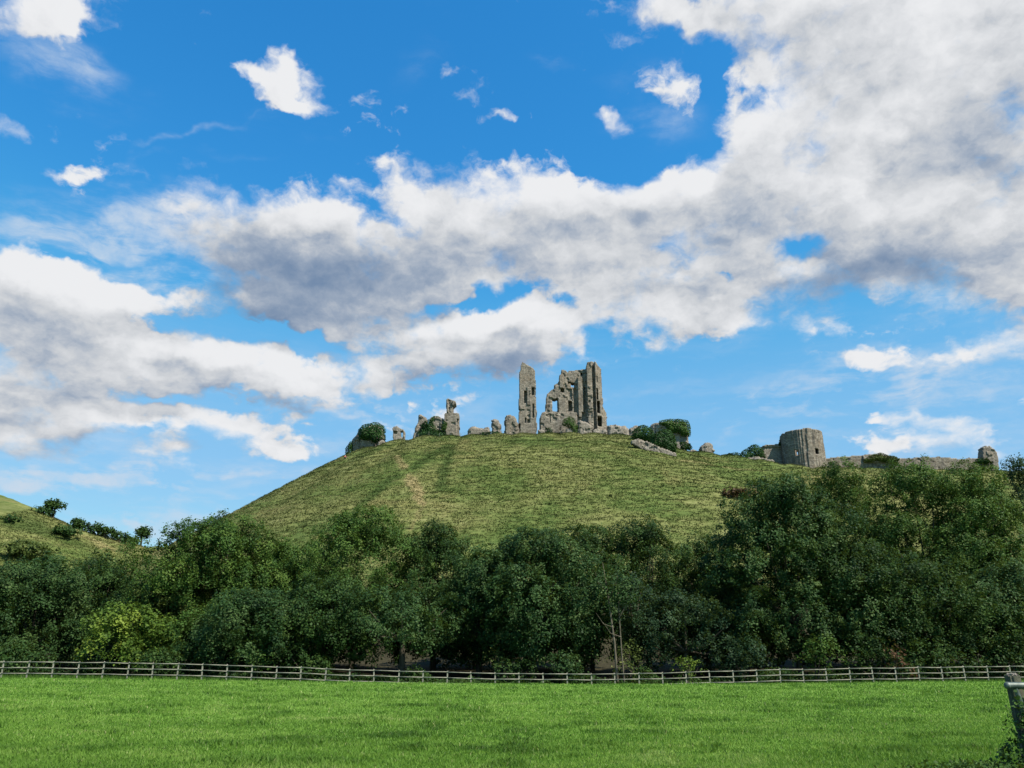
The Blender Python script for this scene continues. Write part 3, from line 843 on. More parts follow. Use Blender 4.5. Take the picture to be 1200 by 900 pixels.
def make_tree(px, top_py, w_px, Yt, kind, label, bottom_py=785, name='broadleaf_tree', trunk_r=.28, n_lobes=None, leaf=.19, dens=52, seed=None, gap=.31,
              show_trunk=False, group=None, cat='tree', clump=.58, lean=0.0, round_=.0, low=0.0):
    seed = seed if seed is not None else int(px * 7 + Yt)
    r = np.random.default_rng(seed)
    dpy = 14 if px < 240 else (-3 if px < 280 else (-2 if px < 860 else (-5 if px < 940 else -13)))
    topw = at(px, top_py + dpy, Yt); m_px = (at(px + 1, top_py + dpy, Yt) - topw).length
    w = w_px * m_px * 1.22
    gx_, gy_ = topw.x, Yt
    g0 = gz(gx_, gy_)
    H = topw.z - g0
    zb = max(.3, at(px, bottom_py, Yt).z - g0)
    root = thing(name, (gx_, gy_, g0), label, cat, group)
    Hc = H - zb
    n = int((n_lobes or int(np.clip(w * Hc / 4.2, 6, 34))) * 1.5)
    L = []
    for k in range(n):
        f = (k + .5) / n                              # bottom to top
        zc = zb + Hc * (.10 + .80 * f)
        prof = math.sin(math.pi * min(1, (.20 + .78 * f))) ** .55 if not round_ else math.sin(math.pi * (.1 + .8 * f)) ** .5
        rr_ = (w / 2) * (.55 + .45 * prof) * (1.0 if f < .8 else .62)
        a = k * 2.399 + r.random() * .8
        q = rr_ * (.25 + .72 * r.random() ** .7)
        lr = (w * .125 + .4) * (.6 + .8 * r.random()) * (1.0 if f < .85 else .8)
        x_ = math.cos(a) * q + lean * f * Hc; y_ = math.sin(a) * q * .85
        L.append((x_, y_, min(zc, H - lr * .72), lr * (1 + .25 * r.random()), lr * (1 + .2 * r.random()), lr * (.62 + .2 * r.random())))
    L.append((lean * Hc, 0, H - w * .17, w * .20, w * .20, w * .17))
    V, F, T = crown_leaves(np.array(L), dens, leaf, seed, clump=clump, gap=gap)
    ok = V.reshape(-1, 4, 3)[:, :, 2].min(1) > .05
    F = F[ok]; T = T[ok]
    mesh_np('crown', V, F, LEAF[kind], root, tone=T)
    # trunk and limbs reaching into the lobes
    paths = []
    fork = zb + Hc * (.22 if not show_trunk else .45)
    n_t = 7; tz = np.linspace(-.3, fork, n_t)
    wx = np.cumsum(r.normal(size=n_t)) * .06 + lean * np.clip(tz - zb, 0, 99); wy = np.cumsum(r.normal(size=n_t)) * .06
    paths.append((np.stack([wx, wy, tz], 1), trunk_r * (1.25 - .55 * np.linspace(0, 1, n_t))))
    top_p = np.array([wx[-1], wy[-1], fork])
    for k in r.permutation(len(L))[:9]:
        l = L[k]; e = np.array(l[:3]); 
        if e[2] < fork * .8: continue
        m1_ = top_p * .55 + e * .45 + np.array([0, 0, -.12 * np.linalg.norm(e - top_p)])
        paths.append((np.stack([top_p * .98 + wx[-2] * 0, m1_, e]), np.array([trunk_r * .55, trunk_r * .34, trunk_r * .10])))
    Vt, Ft = tubes(paths, 7)
    mesh_np('trunk', Vt, Ft, BARK, root, smooth=True)
    return root

# kind, label : every crown singled out
WD = 'broadleaf trees in the belt behind the paddock fence'
T = make_tree
# --- front of the wood, left to right
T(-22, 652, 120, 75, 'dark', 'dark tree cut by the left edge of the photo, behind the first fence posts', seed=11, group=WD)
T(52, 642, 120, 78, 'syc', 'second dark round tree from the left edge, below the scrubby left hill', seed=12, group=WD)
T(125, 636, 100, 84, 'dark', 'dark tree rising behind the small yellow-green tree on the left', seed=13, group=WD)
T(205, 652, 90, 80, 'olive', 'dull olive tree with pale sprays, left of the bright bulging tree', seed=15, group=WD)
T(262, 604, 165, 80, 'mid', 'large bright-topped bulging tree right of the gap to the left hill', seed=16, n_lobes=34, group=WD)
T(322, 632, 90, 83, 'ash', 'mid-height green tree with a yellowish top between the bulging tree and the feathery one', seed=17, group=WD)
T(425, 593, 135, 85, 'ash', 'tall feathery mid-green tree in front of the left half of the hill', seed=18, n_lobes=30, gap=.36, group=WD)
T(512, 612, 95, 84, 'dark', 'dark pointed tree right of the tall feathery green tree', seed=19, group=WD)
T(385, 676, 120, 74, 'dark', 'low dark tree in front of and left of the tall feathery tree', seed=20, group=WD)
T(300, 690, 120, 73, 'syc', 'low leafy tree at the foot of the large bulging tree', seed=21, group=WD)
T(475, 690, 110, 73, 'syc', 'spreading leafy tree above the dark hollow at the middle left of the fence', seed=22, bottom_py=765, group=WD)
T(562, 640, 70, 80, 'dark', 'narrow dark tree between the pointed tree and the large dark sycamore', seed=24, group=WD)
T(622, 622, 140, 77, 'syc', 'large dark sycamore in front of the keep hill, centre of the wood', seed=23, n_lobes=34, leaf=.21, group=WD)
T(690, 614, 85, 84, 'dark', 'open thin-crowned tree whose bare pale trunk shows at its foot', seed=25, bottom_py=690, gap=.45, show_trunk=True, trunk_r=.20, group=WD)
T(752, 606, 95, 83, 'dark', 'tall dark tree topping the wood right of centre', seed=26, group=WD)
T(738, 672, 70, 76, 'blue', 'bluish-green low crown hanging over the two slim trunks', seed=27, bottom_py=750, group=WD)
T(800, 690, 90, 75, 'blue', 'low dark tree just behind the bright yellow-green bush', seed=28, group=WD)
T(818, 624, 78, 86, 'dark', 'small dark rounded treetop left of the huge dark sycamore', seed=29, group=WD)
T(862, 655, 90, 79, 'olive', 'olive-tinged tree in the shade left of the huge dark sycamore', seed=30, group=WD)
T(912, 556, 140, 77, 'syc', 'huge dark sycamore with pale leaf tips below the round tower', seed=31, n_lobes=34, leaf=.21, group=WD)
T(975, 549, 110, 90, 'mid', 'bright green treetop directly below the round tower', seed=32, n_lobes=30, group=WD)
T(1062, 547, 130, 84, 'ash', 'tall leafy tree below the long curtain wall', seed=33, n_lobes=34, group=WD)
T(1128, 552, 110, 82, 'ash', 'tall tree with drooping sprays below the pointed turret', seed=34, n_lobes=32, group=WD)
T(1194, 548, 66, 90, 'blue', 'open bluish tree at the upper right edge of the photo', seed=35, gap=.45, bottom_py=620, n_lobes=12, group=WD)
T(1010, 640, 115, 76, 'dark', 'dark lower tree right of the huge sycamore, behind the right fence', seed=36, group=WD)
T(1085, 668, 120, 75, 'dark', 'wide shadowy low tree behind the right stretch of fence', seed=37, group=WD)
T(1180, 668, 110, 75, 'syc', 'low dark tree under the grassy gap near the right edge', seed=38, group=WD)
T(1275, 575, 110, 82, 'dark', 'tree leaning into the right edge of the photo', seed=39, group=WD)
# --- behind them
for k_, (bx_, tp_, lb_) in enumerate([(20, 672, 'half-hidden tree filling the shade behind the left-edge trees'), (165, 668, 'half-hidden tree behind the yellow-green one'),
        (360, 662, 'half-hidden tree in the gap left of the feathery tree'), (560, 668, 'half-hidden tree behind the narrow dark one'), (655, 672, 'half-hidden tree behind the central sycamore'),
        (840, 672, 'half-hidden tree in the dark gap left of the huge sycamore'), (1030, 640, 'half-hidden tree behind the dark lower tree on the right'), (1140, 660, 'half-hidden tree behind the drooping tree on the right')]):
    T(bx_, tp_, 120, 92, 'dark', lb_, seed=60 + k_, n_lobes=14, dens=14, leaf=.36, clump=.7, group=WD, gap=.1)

# small tree and bushes at the wood's edge
T(155, 694, 78, 71.5, 'lime', 'small yellow-green tree at the front of the wood on the left', bottom_py=782, seed=41, leaf=.22, n_lobes=16, trunk_r=.12, group=None)
def bush(px, top_py, w_px, Yb, kind, label, seed, n=6, leaf=.2, group='bushes at the foot of the wood', dens=22, clump=.35, name='bush', gap=.15):
    r = np.random.default_rng(seed)
    tw_ = at(px, top_py, Yb); m_px = (at(px + 1, top_py, Yb) - tw_).length
    w = w_px * m_px; g0 = gz(tw_.x, Yb); H = max(.8, tw_.z - g0)
    root = thing(name, (tw_.x, Yb, g0), label, 'bush', group)
    L = []
    for k in range(n):
        lr = w * .24 * (.8 + .4 * r.random())
        hx = (r.random() - .5) * (w - 2 * lr * .8)
        hz = H * (.25 + .55 * r.random() * (1 - (2 * hx / w) ** 2))
        L.append((hx, (r.random() - .5) * w * .5, hz, lr, lr, min(lr * .9, H * .42)))
    L.append((0, 0, H - H * .33, w * .2, w * .2, H * .32))
    V, F, Tn = crown_leaves(np.array(L), dens, leaf, seed, clump=clump, gap=gap)
    ok = V.reshape(-1, 4, 3)[:, :, 2].max(1) > -.1
    mesh_np('foliage', V, F[ok], LEAF[kind], root, tone=Tn[ok])
    paths = []
    for k in range(4):
        l = L[k % len(L)]
        paths.append((np.array([[.1 * k - .2, 0, -.2], [l[0] * .5, l[1] * .5, l[2] * .5], [l[0], l[1], l[2]]]), np.array([.06, .045, .02])))
    Vt, Ft = tubes(paths, 5); mesh_np('stem', Vt, Ft, BARK, root, smooth=True)
    return root
bush(806, 766, 38, 70.0, 'lime', 'bright yellow-green bush behind the fence right of centre', 101, leaf=.16)
bush(738, 752, 58, 72.0, 'olive', 'pale olive shrub beside the two slim bare trunks', 102, leaf=.16, gap=.5)
bush(585, 738, 34, 72.5, 'olive', 'pale dappled shrub in the shade under the central sycamore', 103, leaf=.16, gap=.5)
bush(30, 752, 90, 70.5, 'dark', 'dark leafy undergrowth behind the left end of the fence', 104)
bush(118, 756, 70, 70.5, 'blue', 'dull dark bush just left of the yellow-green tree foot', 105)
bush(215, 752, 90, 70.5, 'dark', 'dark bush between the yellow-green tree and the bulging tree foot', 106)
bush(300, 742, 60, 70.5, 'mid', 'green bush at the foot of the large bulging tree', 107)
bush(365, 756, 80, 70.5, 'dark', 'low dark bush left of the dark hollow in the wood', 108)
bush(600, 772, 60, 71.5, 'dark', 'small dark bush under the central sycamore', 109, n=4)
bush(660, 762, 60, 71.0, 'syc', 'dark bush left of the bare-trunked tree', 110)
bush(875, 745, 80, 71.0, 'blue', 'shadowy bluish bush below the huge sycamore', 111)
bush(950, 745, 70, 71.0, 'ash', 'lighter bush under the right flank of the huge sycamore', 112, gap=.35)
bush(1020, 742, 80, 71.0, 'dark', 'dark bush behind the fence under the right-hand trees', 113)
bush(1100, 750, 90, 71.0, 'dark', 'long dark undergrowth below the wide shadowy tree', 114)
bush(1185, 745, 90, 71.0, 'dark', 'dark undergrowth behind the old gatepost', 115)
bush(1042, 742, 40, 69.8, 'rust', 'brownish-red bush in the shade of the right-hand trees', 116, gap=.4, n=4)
m_, g_, o_ = new_mat('pale_bark'); tc_ = g_.n.new('ShaderNodeTexCoord')
principed_ = principled(g_, o_, ramp(g_, g_.noise(g_.mapping(tc_.outputs['Object'], sc=(1, 1, .3)), 5, 5, .6), [(.3, (.035, .032, .022)), (.7, (.13, .115, .085))]), .9, .2)
PALEBARK = m_
# two slim bare trunks right of the thin tree
for q_, (px_, py_, lb_) in enumerate([(712, 660, 'slim pale bare trunk, left one of the slender stems by the olive shrub'), (728, 690, 'slim straight dark stem beside the slim pale bare trunk')]):
    b_ = at(px_ + 12 - 8 * q_, 800, 70.6); t_ = at(px_ - 6 + 2 * q_, py_, 70.9)
    g0_ = gz(b_.x, 70.6)
    P_ = np.array([[0, 0, -.2], [-.15, 0, (t_.z - g0_) * .35], [-.5 + .3 * q_, .1, (t_.z - g0_) * .7], [t_.x - b_.x, .2, t_.z - g0_]])
    br = [(P_, np.array([.15, .12, .09, .04]) * (1 - .3 * q_)),
          (np.array([P_[1] * 1.0 + [0, 0, 1.2], P_[1] + [-.9, -.2, 1.5], P_[1] + [-1.5, -.2, 2.4]]), np.array([.05, .035, .015])),
          (np.array([P_[2], P_[2] + [.6, -.3, 1.0], P_[2] + [.9, -.3, 2.2]]), np.array([.06, .04, .015])),
          (np.array([P_[2] + [0, 0, .5], P_[2] + [-.9, -.3, 1.4], P_[2] + [-1.2, -.3, 2.6]]), np.array([.05, .03, .012]))]
    Vt, Ft = tubes([(a_, b__ * .8) for a_, b__ in br], 7)
    th_ = thing('slender_tree', (b_.x, 70.6, g0_), lb_, 'tree')
    mesh_np('trunk', Vt, Ft, PALEBARK, th_, smooth=True)
    L = np.array([(*(P_[3] + [0, 0, -.3]), 1.9, 1.2, 1.5), (*(P_[2] + [.8, 0, 2.0]), 1.2, .9, .9), (*(P_[2] + [-1.0, 0, 2.0]), 1.1, .8, .8)])
    V, F, Tn = crown_leaves(L, 34, .19, 500 + q_, clump=.5, gap=.35)
    mesh_np('crown', V, F, LEAF['syc'], th_, tone=Tn)

# --- left hill scrub
def hbush(px, top_py, w_px, base_py, kind, label, seed, Yb, name='bush', group='bushes on the left hill', cat='bush', trunk=False, n=5):
    tw_ = at(px, top_py, Yb); m_px = (at(px + 1, top_py, Yb) - tw_).length
    w = w_px * m_px * 1.3; g0 = gz(tw_.x, Yb); H = max(1.2, tw_.z - g0)
    r = np.random.default_rng(seed)
    root = thing(name, (tw_.x, Yb, g0), label, cat, group)
    L = []
    lo = H * .35 if trunk else 0
    for k in range(n):
        lr = w * .26 * (.8 + .4 * r.random()); hx = (r.random() - .5) * (w - 2 * lr * .8)
        L.append((hx, (r.random() - .5) * w * .5, lo + (H - lo) * (.3 + .4 * r.random()), lr, lr, min(lr * .9, (H - lo) * .35)))
    L.append((0, 0, H - (H - lo) * .33, w * .26, w * .26, (H - lo) * .32))
    V, F, Tn = crown_leaves(np.array(L), 7, .55, seed, clump=.8, gap=.1)
    mesh_np('crown' if trunk else 'foliage', V, F, LEAF[kind], root, tone=Tn)
    Vt, Ft = tubes([(np.array([[0, 0, -.5], [.1, 0, H * .3], [0, 0, H * .75]]), np.array([.3, .22, .08]))], 6)
    mesh_np('trunk' if trunk else 'stem', Vt, Ft, BARK, root, smooth=True)
    return root
hbush(66, 585, 19, 615, 'dark', 'dark round tree standing alone on the ridge of the left hill', 201, 196, 'hill_tree', None, 'tree', True, 8)
hbush(168, 617, 20, 640, 'dark', 'small dark tree on the skyline in the gap between the two hills', 202, 212, 'hill_tree', None, 'tree', True, 7)
for k_, (a_, b_, c_, y_, kd_, lb_) in enumerate([
    (92, 608, 22, 195, 'dark', 'dark bush right below the lone ridge tree'), (108, 613, 20, 196, 'syc', 'middle bush of the row running down the left ridge'),
    (124, 618, 20, 197, 'dark', 'third bush down the left ridge, before the skyline gap'), (142, 624, 24, 200, 'syc', 'low bush near the bottom of the left ridge'),
    (48, 603, 20, 194, 'syc', 'bush left of the lone ridge tree'), (10, 610, 24, 180, 'dark', 'isolated dark bush on the far left of the left hill'),
    (28, 634, 50, 165, 'olive', 'wide scrubby patch low on the far left hillside'), (75, 618, 30, 185, 'dark', 'wide dark bush under the lone ridge tree'),
    (120, 638, 40, 160, 'olive', 'pale scrub low on the right end of the left hill'), (190, 640, 24, 190, 'olive', 'pale scrub at the foot of the saddle between the hills'),
    (60, 640, 40, 150, 'syc', 'bush just above the wood below the left hill'),(155, 630, 20, 205, 'dark', 'low bush against the sky just left of the small gap tree')]):
    hbush(a_, b_, c_, 0, kd_, lb_, 210 + k_, y_)

hbush(868, 574, 34, 0, 'rust', 'reddish-brown scrub on the hillside just left of the huge sycamore', 240, hit(868, 584)[1], group=None)
hbush(893, 562, 30, 0, 'olive', 'pale green scrub high on the right hillside under the round tower', 241, hit(893, 572)[1], group=None)
# --- ivy and shrubs on and under the ruins
def ivy(crop, poly, Yv, depth, kind, label, seed, name='ivy', cat='ivy', dens=95, leaf=.40, bulge=1.0, sink=0, grow=.3):
    """a skin of ivy that follows an outline on the masonry, thick in the middle"""
    P = np.array(wpts(zt(poly, *crop), Yv)); r = np.random.default_rng(seed)
    lo, hi = P.min(0), P.max(0); lo = lo - .5; hi = hi + .5; n = int((hi - lo).prod() * dens)
    x = lo[0] + (hi - lo)[0] * r.random(n); z = lo[1] + (hi - lo)[1] * r.random(n)
    lump = (fbm(x * .6, z * .6, seed, 3) - .5)
    sd = poly_sd(x, z, P) + lump * .9 + grow
    k = sd > 0; x, z, sd, lump = x[k], z[k], sd[k], lump[k]
    th = depth * np.sqrt(1 - (1 - np.clip(sd / 1.8, 0, 1)) ** 2) * bulge
    # skin on the front, over the top and round the back of a closed body
    side = r.random(len(x)); s = np.where(side < .62, -1.0, 1.0)
    y = s * th * (.75 + .3 * r.random(len(x))) + lump * .8
    eps = .3
    gxn = (poly_sd(x + eps, z, P) - poly_sd(x - eps, z, P)) / (2 * eps); gzn = (poly_sd(x, z + eps, P) - poly_sd(x, z - eps, P)) / (2 * eps)
    e = np.clip(1 - sd / 1.8, 0, 1)
    N = np.stack([-gxn * e * 1.2, s * (1 - e * .7), -gzn * e * 1.2 + .45], -1) + r.normal(size=(len(x), 3)) * .35
    cx, z0 = P[:, 0].mean(), lo[1]
    Cn = np.stack([x - cx, y, z - z0], -1)
    V, F = leaves(Cn, N, leaf, seed + 3)
    tone = np.clip(.42 + .9 * lump + .14 * r.normal(size=len(x)), 0, 1)
    o = mesh_np(name, V, F, LEAF[kind], None, tone=tone); o.location = (cx, Yv + depth * .5 + sink, z0)
    tag(o, label, cat); return o
ivy(C1, [(375,430),(372,290),(420,215),(520,180),(620,148),(700,155),(790,200),(815,260),(800,420),(740,470),(650,500),(560,455)], 222.0, 2.6, 'ivy', 'dark rounded cap of ivy over the bastion at the far left of the castle', 301, bulge=1.2)
ivy(C1, [(150,700),(160,600),(215,500),(235,560),(215,720)], 222.4, .9, 'ivy', 'narrow strip of dark ivy on the left edge of the left bastion', 302)
ivy(C2, [(430,720),(470,620),(520,560),(515,500),(560,450),(640,430),(700,385),(760,385),(700,400),(700,470),(740,560),(800,580),(870,600),(910,650),(910,720)], 217.2, 1.5, 'ivy', 'dark green ivy mound between the pointed gable and the turret ruin', 303, grow=-.1)
ivy(C2, [(785,600),(800,500),(840,440),(885,480),(885,600)], 216.6, .7, 'ivyl', 'light green ivy climbing the left foot of the turret ruin', 304, leaf=.30, grow=-.1)
ivy(C5, [(430,150),(560,128),(700,128),(770,145),(795,210),(795,320),(740,315),(620,285),(540,270),(500,200),(430,175)], 213.6, 1.3, 'ivyl', 'green ivy cap spilling over the top of the broad round tower stump', 305)
ivy(C5, [(310,470),(320,330),(380,280),(460,255),(540,270),(600,340),(625,430),(625,540),(520,530),(420,490)], hit(780, 531)[1] + .2, 1.8, 'ivy', 'large dark dome-shaped bush in front of the broad tower stump', 306, 'shrub', 'bush')
ivy(C5, [(92,330),(100,250),(150,212),(220,205),(290,230),(330,290),(330,380),(240,380),(130,370)], hit(752, 517)[1] - .2, 1.6, 'ivy', 'smaller dark round bush left of the dome-shaped bush', 307, 'shrub', 'bush')
ivy(C5, [(690,480),(700,430),(740,420),(800,440),(822,480),(800,500),(720,500)], 211.8, .7, 'ivy', 'small dark tuft at the right foot of the broad tower stump', 308, 'shrub', 'bush')
ivy(C5, [(610,620),(620,540),(680,520),(750,540),(860,560),(950,570),(950,620)], 211.0, .6, 'ivy', 'low dark scrub at the foot of the broad tower stump', 312, 'shrub', 'bush')
ivy(C6, [(140,480),(200,370),(270,300),(340,290),(400,320),(430,420),(330,430),(230,480)], 204.5, 1.6, 'ivy', 'dark spreading bush left of the short pale wall by the round tower', 309, 'shrub', 'bush')
ivy(C6, [(-20,440),(20,385),(100,370),(160,385),(180,470),(60,470)], 205.5, 1.0, 'ivy', 'low dark scrub on the skyline left of the spreading bush', 313, 'shrub', 'bush')
ivy(C6, [(585,285),(590,245),(610,228),(632,240),(632,285)], 205.8, .5, 'ivy', 'tiny tuft of ivy where the short wall meets the round tower', 310)
ivy(C4, [(300,700),(310,650),(360,632),(405,650),(430,710),(425,780),(380,760),(330,720)], 213.8, 1.2, 'ivyl', 'light green bush growing at the foot of the keep wall', 311, 'shrub', 'bush', leaf=.34)
ivy(C4, [(125,790),(135,750),(165,745),(190,765),(190,790)], 213.6, .5, 'ivy', 'tiny dark bush at the left foot of the keep', 314, 'shrub', 'bush')
ivy(C3, [(190,850),(210,800),(290,780),(370,795),(400,850)], 213.2, .8, 'ivy', 'dark scrub below the row of stumps left of the tall pillar', 315, 'shrub', 'bush')
ivy(C7, [(270,200),(300,172),(360,160),(430,172),(470,190),(440,205),(340,195)], 207.0, .6, 'olive', 'grassy growth over the hump of the long curtain wall', 316, 'wall_growth', 'plants')
bpy.context.scene.objects['wall_growth']['kind'] = 'stuff'
ivy(C7, [(920,210),(925,188),(985,186),(1000,205),(990,215)], 206.2, .6, 'ivy', 'dark ivy at the left foot of the pointed turret', 317)

# ================================================================== crest fence
def pipe(name, paths, mat, parent, sides=6):
    V, F = tubes(paths, sides); return mesh_np(name, V, F, mat, parent, smooth=True)
cf = thing('crest_fence', (0, 0, 0), 'thin post and wire fence along the brow of the hill below the ruins', 'fence')
Lc = [at(470, 517, 214.2), at(490, 513, 213.5), at(540, 512, 211.8), at(600, 510, 210.4), at(680, 509, 210.2), at(740, 512, 210.2)]
pts = []
for a_, b_ in zip(Lc[:-1], Lc[1:]):
    n = int((b_ - a_).length / 2.6)
    for i_ in range(n): pts.append(a_.lerp(b_, i_ / n))
cf.location = (pts[0].x, pts[0].y, gz(pts[0].x, pts[0].y))
tops = []
for p in pts:
    z = gz(p.x, p.y); tops.append((p.x, p.y, z))
    bm = bmesh.new(); bmesh.ops.create_cone(bm, cap_ends=True, segments=6, radius1=.05, radius2=.045, depth=1.3)
    for v_ in bm.verts: v_.co.z += .6
    bm_obj('post', bm, FENCEWOOD, cf, Vector((p.x, p.y, z)) - cf.location)
tp = np.array(tops) - np.array(cf.location)
for hh in (.35, .7, 1.05):
    pipe('wire', [(tp + np.array([0, -.05, hh]), np.full(len(tp), .012))], STEEL, cf, 4)

# ================================================================== paddock fence
pf = thing('paddock_fence', (0, 63, 0), 'long three-rail weathered wooden fence between the meadow and the wood', 'fence')
fx = -58.0; line = []
while fx < 66:
    y = 62.0 + 4.0 * (fx + 45) / 90
    t = fx / y
    line.append((fx, y, float(tab(np.array([t]), _tan, _zf)[0]) + 0))
    fx += 1.83
line = [(x, y, gz(x, y)) for x, y, z in line]
pf.location = line[len(line) // 2]
o0 = np.array(pf.location)
PH = 1.28
def box_bm(sx_, sy_, sz_, bev=.012, rng_=None):
    bm = bmesh.new(); bmesh.ops.create_cube(bm, size=1)
    for v_ in bm.verts: v_.co = Vector((v_.co.x * sx_, v_.co.y * sy_, v_.co.z * sz_))
    bmesh.ops.bevel(bm, geom=bm.edges[:], offset=bev, segments=1, affect='EDGES')
    return bm
variants = []
for k in range(5):
    bm = box_bm(.10, .072, PH + .5)
    for v_ in bm.verts:
        v_.co.z += (PH - .5) / 2
        if v_.co.z > PH - .15: v_.co.z += (.03 * (k - 2) * v_.co.x / .06) * .6; 
    me = bpy.data.meshes.new('fence_post'); bm.to_mesh(me); bm.free(); me.materials.append(FENCEWOOD); variants.append(me)
hts = []
for k, (x, y, z) in enumerate(line):
    o = bpy.data.objects.new('post', variants[k % 5]); link(o, pf)
    dh = random.uniform(-.025, .025)
    o.location = Vector((x, y, z + dh)) - pf.location
    o.rotation_euler = (random.uniform(-.02, .02), random.uniform(-.035, .035), random.uniform(-.1, .1))
    hts.append((x, y, z + dh))
for ri, hr in enumerate((1.20, .80, .40)):
    # each rail a chain of boards nailed on the meadow side
    Vs, Fs, bs = [], [], 0
    for (xa, ya, za), (xb, yb, zb) in zip(hts[:-1], hts[1:]):
        ja, jb = random.uniform(-.012, .012), random.uniform(-.012, .012)
        h_ = .031; t_ = .018
        yo = -.036 - t_ - .003
        c = []
        for (x, y, z, jj) in ((xa + .003, ya, za, ja), (xb - .003, yb, zb, jb)):
            for dy in (-t_, t_):
                for dz in (-h_, h_): c.append((x, y + yo + dy, z + hr + jj + dz))
        Vs += c
        q = [(0, 1, 3, 2), (4, 6, 7, 5), (0, 4, 5, 1), (2, 3, 7, 6), (1, 5, 7, 3), (0, 2, 6, 4)]
        Fs += [[bs + i_ for i_ in f] for f in q]; bs += 8
    mesh_np('rail', np.array(Vs) - o0, Fs, FENCEWOOD, pf)

# ================================================================== gate at the right edge
GY = 12.6
gp = at(1186, 792, GY); g0 = gz(gp.x, GY)
HP = gp.z - g0
foot = at(1206, 880, GY).x - gp.x                 # the old post leans into the field
post = thing('gatepost', (gp.x + foot, GY, g0), 'old lichened wooden gatepost at the right edge of the meadow', 'post')
r = np.random.default_rng(77)
bm = bmesh.new(); bmesh.ops.create_cube(bm, size=1); bmesh.ops.subdivide_edges(bm, edges=bm.edges[:], cuts=9, use_grid_fill=True)
for v_ in bm.verts:
    x, y, z = v_.co
    q = max(abs(x), abs(y)) / (math.hypot(x, y) + 1e-9); s_ = q ** .55
    zz_ = (z + .5) * (HP + .35) - .35
    v_.co = Vector((x * .155 * s_ * 1.2 - foot * zz_ / HP, y * .155 * s_ * 1.2, zz_))
    nn = mnoise.noise(Vector((x * 4, y * 4, v_.co.z * 3))) * .02
    v_.co.x += nn; v_.co.y += nn * .7
    if z > .49: v_.co.z += mnoise.noise(Vector((x * 6, y * 6, 3))) * .05
bm_obj('shaft', bm, POSTWOOD, post)
bm = bmesh.new(); bmesh.ops.create_icosphere(bm, subdivisions=4, radius=1)
for v_ in bm.verts:
    n_ = 1 + .35 * mnoise.noise(v_.co * 3.5) + .2 * mnoise.noise(v_.co * 9)
    v_.co = Vector((v_.co.x * .09 * n_, v_.co.y * .09 * n_, v_.co.z * .07 * n_))
bm_obj('lichen_cap', bm, stone('lichen_crust', .02, -.3, 0), post, (-foot, 0, HP - .03))
ga = at(1181, 803.5, GY - .2)
gate = thing('field_gate', (ga.x, GY - .2, g0), 'green-grey tubular steel gate fixed to the old gatepost, cut by the right edge', 'gate')
zt_ = ga.z - g0
def gtube(nm, a_, b_, rad):
    n = 9; P_ = np.linspace(a_, b_, n); pipe(nm, [(P_, np.full(n, rad))], STEEL, gate, 12)
gtube('top_rail', (0, 0, zt_), (3.4, -.3, zt_), .050)
for hh in (.24, .44, .66, .88): gtube('bar', (.22, -.02, zt_ - hh), (3.4, -.3, zt_ - hh), .020)
gtube('stile', (.10, -.01, zt_ - .04), (.26, -.02, .16), .036)
gtube('stile', (3.38, -.3, zt_), (3.38, -.3, .0), .036)
gtube('brace', (.2, -.05, .2), (1.9, -.22, zt_ - .04), .020)
bm = bmesh.new(); bmesh.ops.create_icosphere(bm, subdivisions=3, radius=.054)
bm_obj('end_cap', bm, STEEL, gate, (0, 0, zt_), smooth=True)
# bramble and ivy swallowing the post
bl = thing('bramble', (gp.x + foot, GY - .4, g0), 'dark bramble and ivy climbing the old gatepost', 'bush')
def bp(px_, py_, rx_, ry_, rz_):
    w_ = at(px_, py_, GY - .4); return (w_.x - gp.x - foot, 0, w_.z - g0, rx_, ry_, rz_)
L = np.array([bp(1201, 840, .13, .14, .22), bp(1199, 858, .16, .16, .2), bp(1198, 874, .24, .22, .14), bp(1190, 882, .28, .22, .07), bp(1196, 820, .07, .1, .10), bp(1194, 838, .09, .12, .16), bp(1191, 860, .12, .15, .16), bp(1225, 860, .35, .25, .4), bp(1250, 850, .4, .3, .5), bp(1215, 838, .2, .2, .3)])
V, F, Tn = crown_leaves(L, 420, .055, 900, clump=.09, gap=.1, shell=.4)
ok = V.reshape(-1, 4, 3)[:, :, 2].min(1) > 0
mesh_np('foliage', V, F[ok], LEAF['ivyl'], bl, tone=Tn[ok])
paths = []
for k in range(14):
    a0 = r.random() * .7; e = np.array([a0 + r.normal() * .2, r.normal() * .1, .4 + r.random() * .4])
    paths.append((np.array([[a0, 0, 0], [a0 + r.normal() * .1, -.05, e[2] * .6], e]), np.array([.007, .005, .003])))
sp_ = [bp(1192, 850, 0, 0, 0)[:3], bp(1183, 832, 0, 0, 0)[:3], bp(1177, 826, 0, 0, 0)[:3]]
paths.append((np.array(sp_), np.array([.005, .004, .003])))
Vt, Ft = tubes(paths, 4); mesh_np('stem', Vt, Ft, BARK, bl, smooth=True)

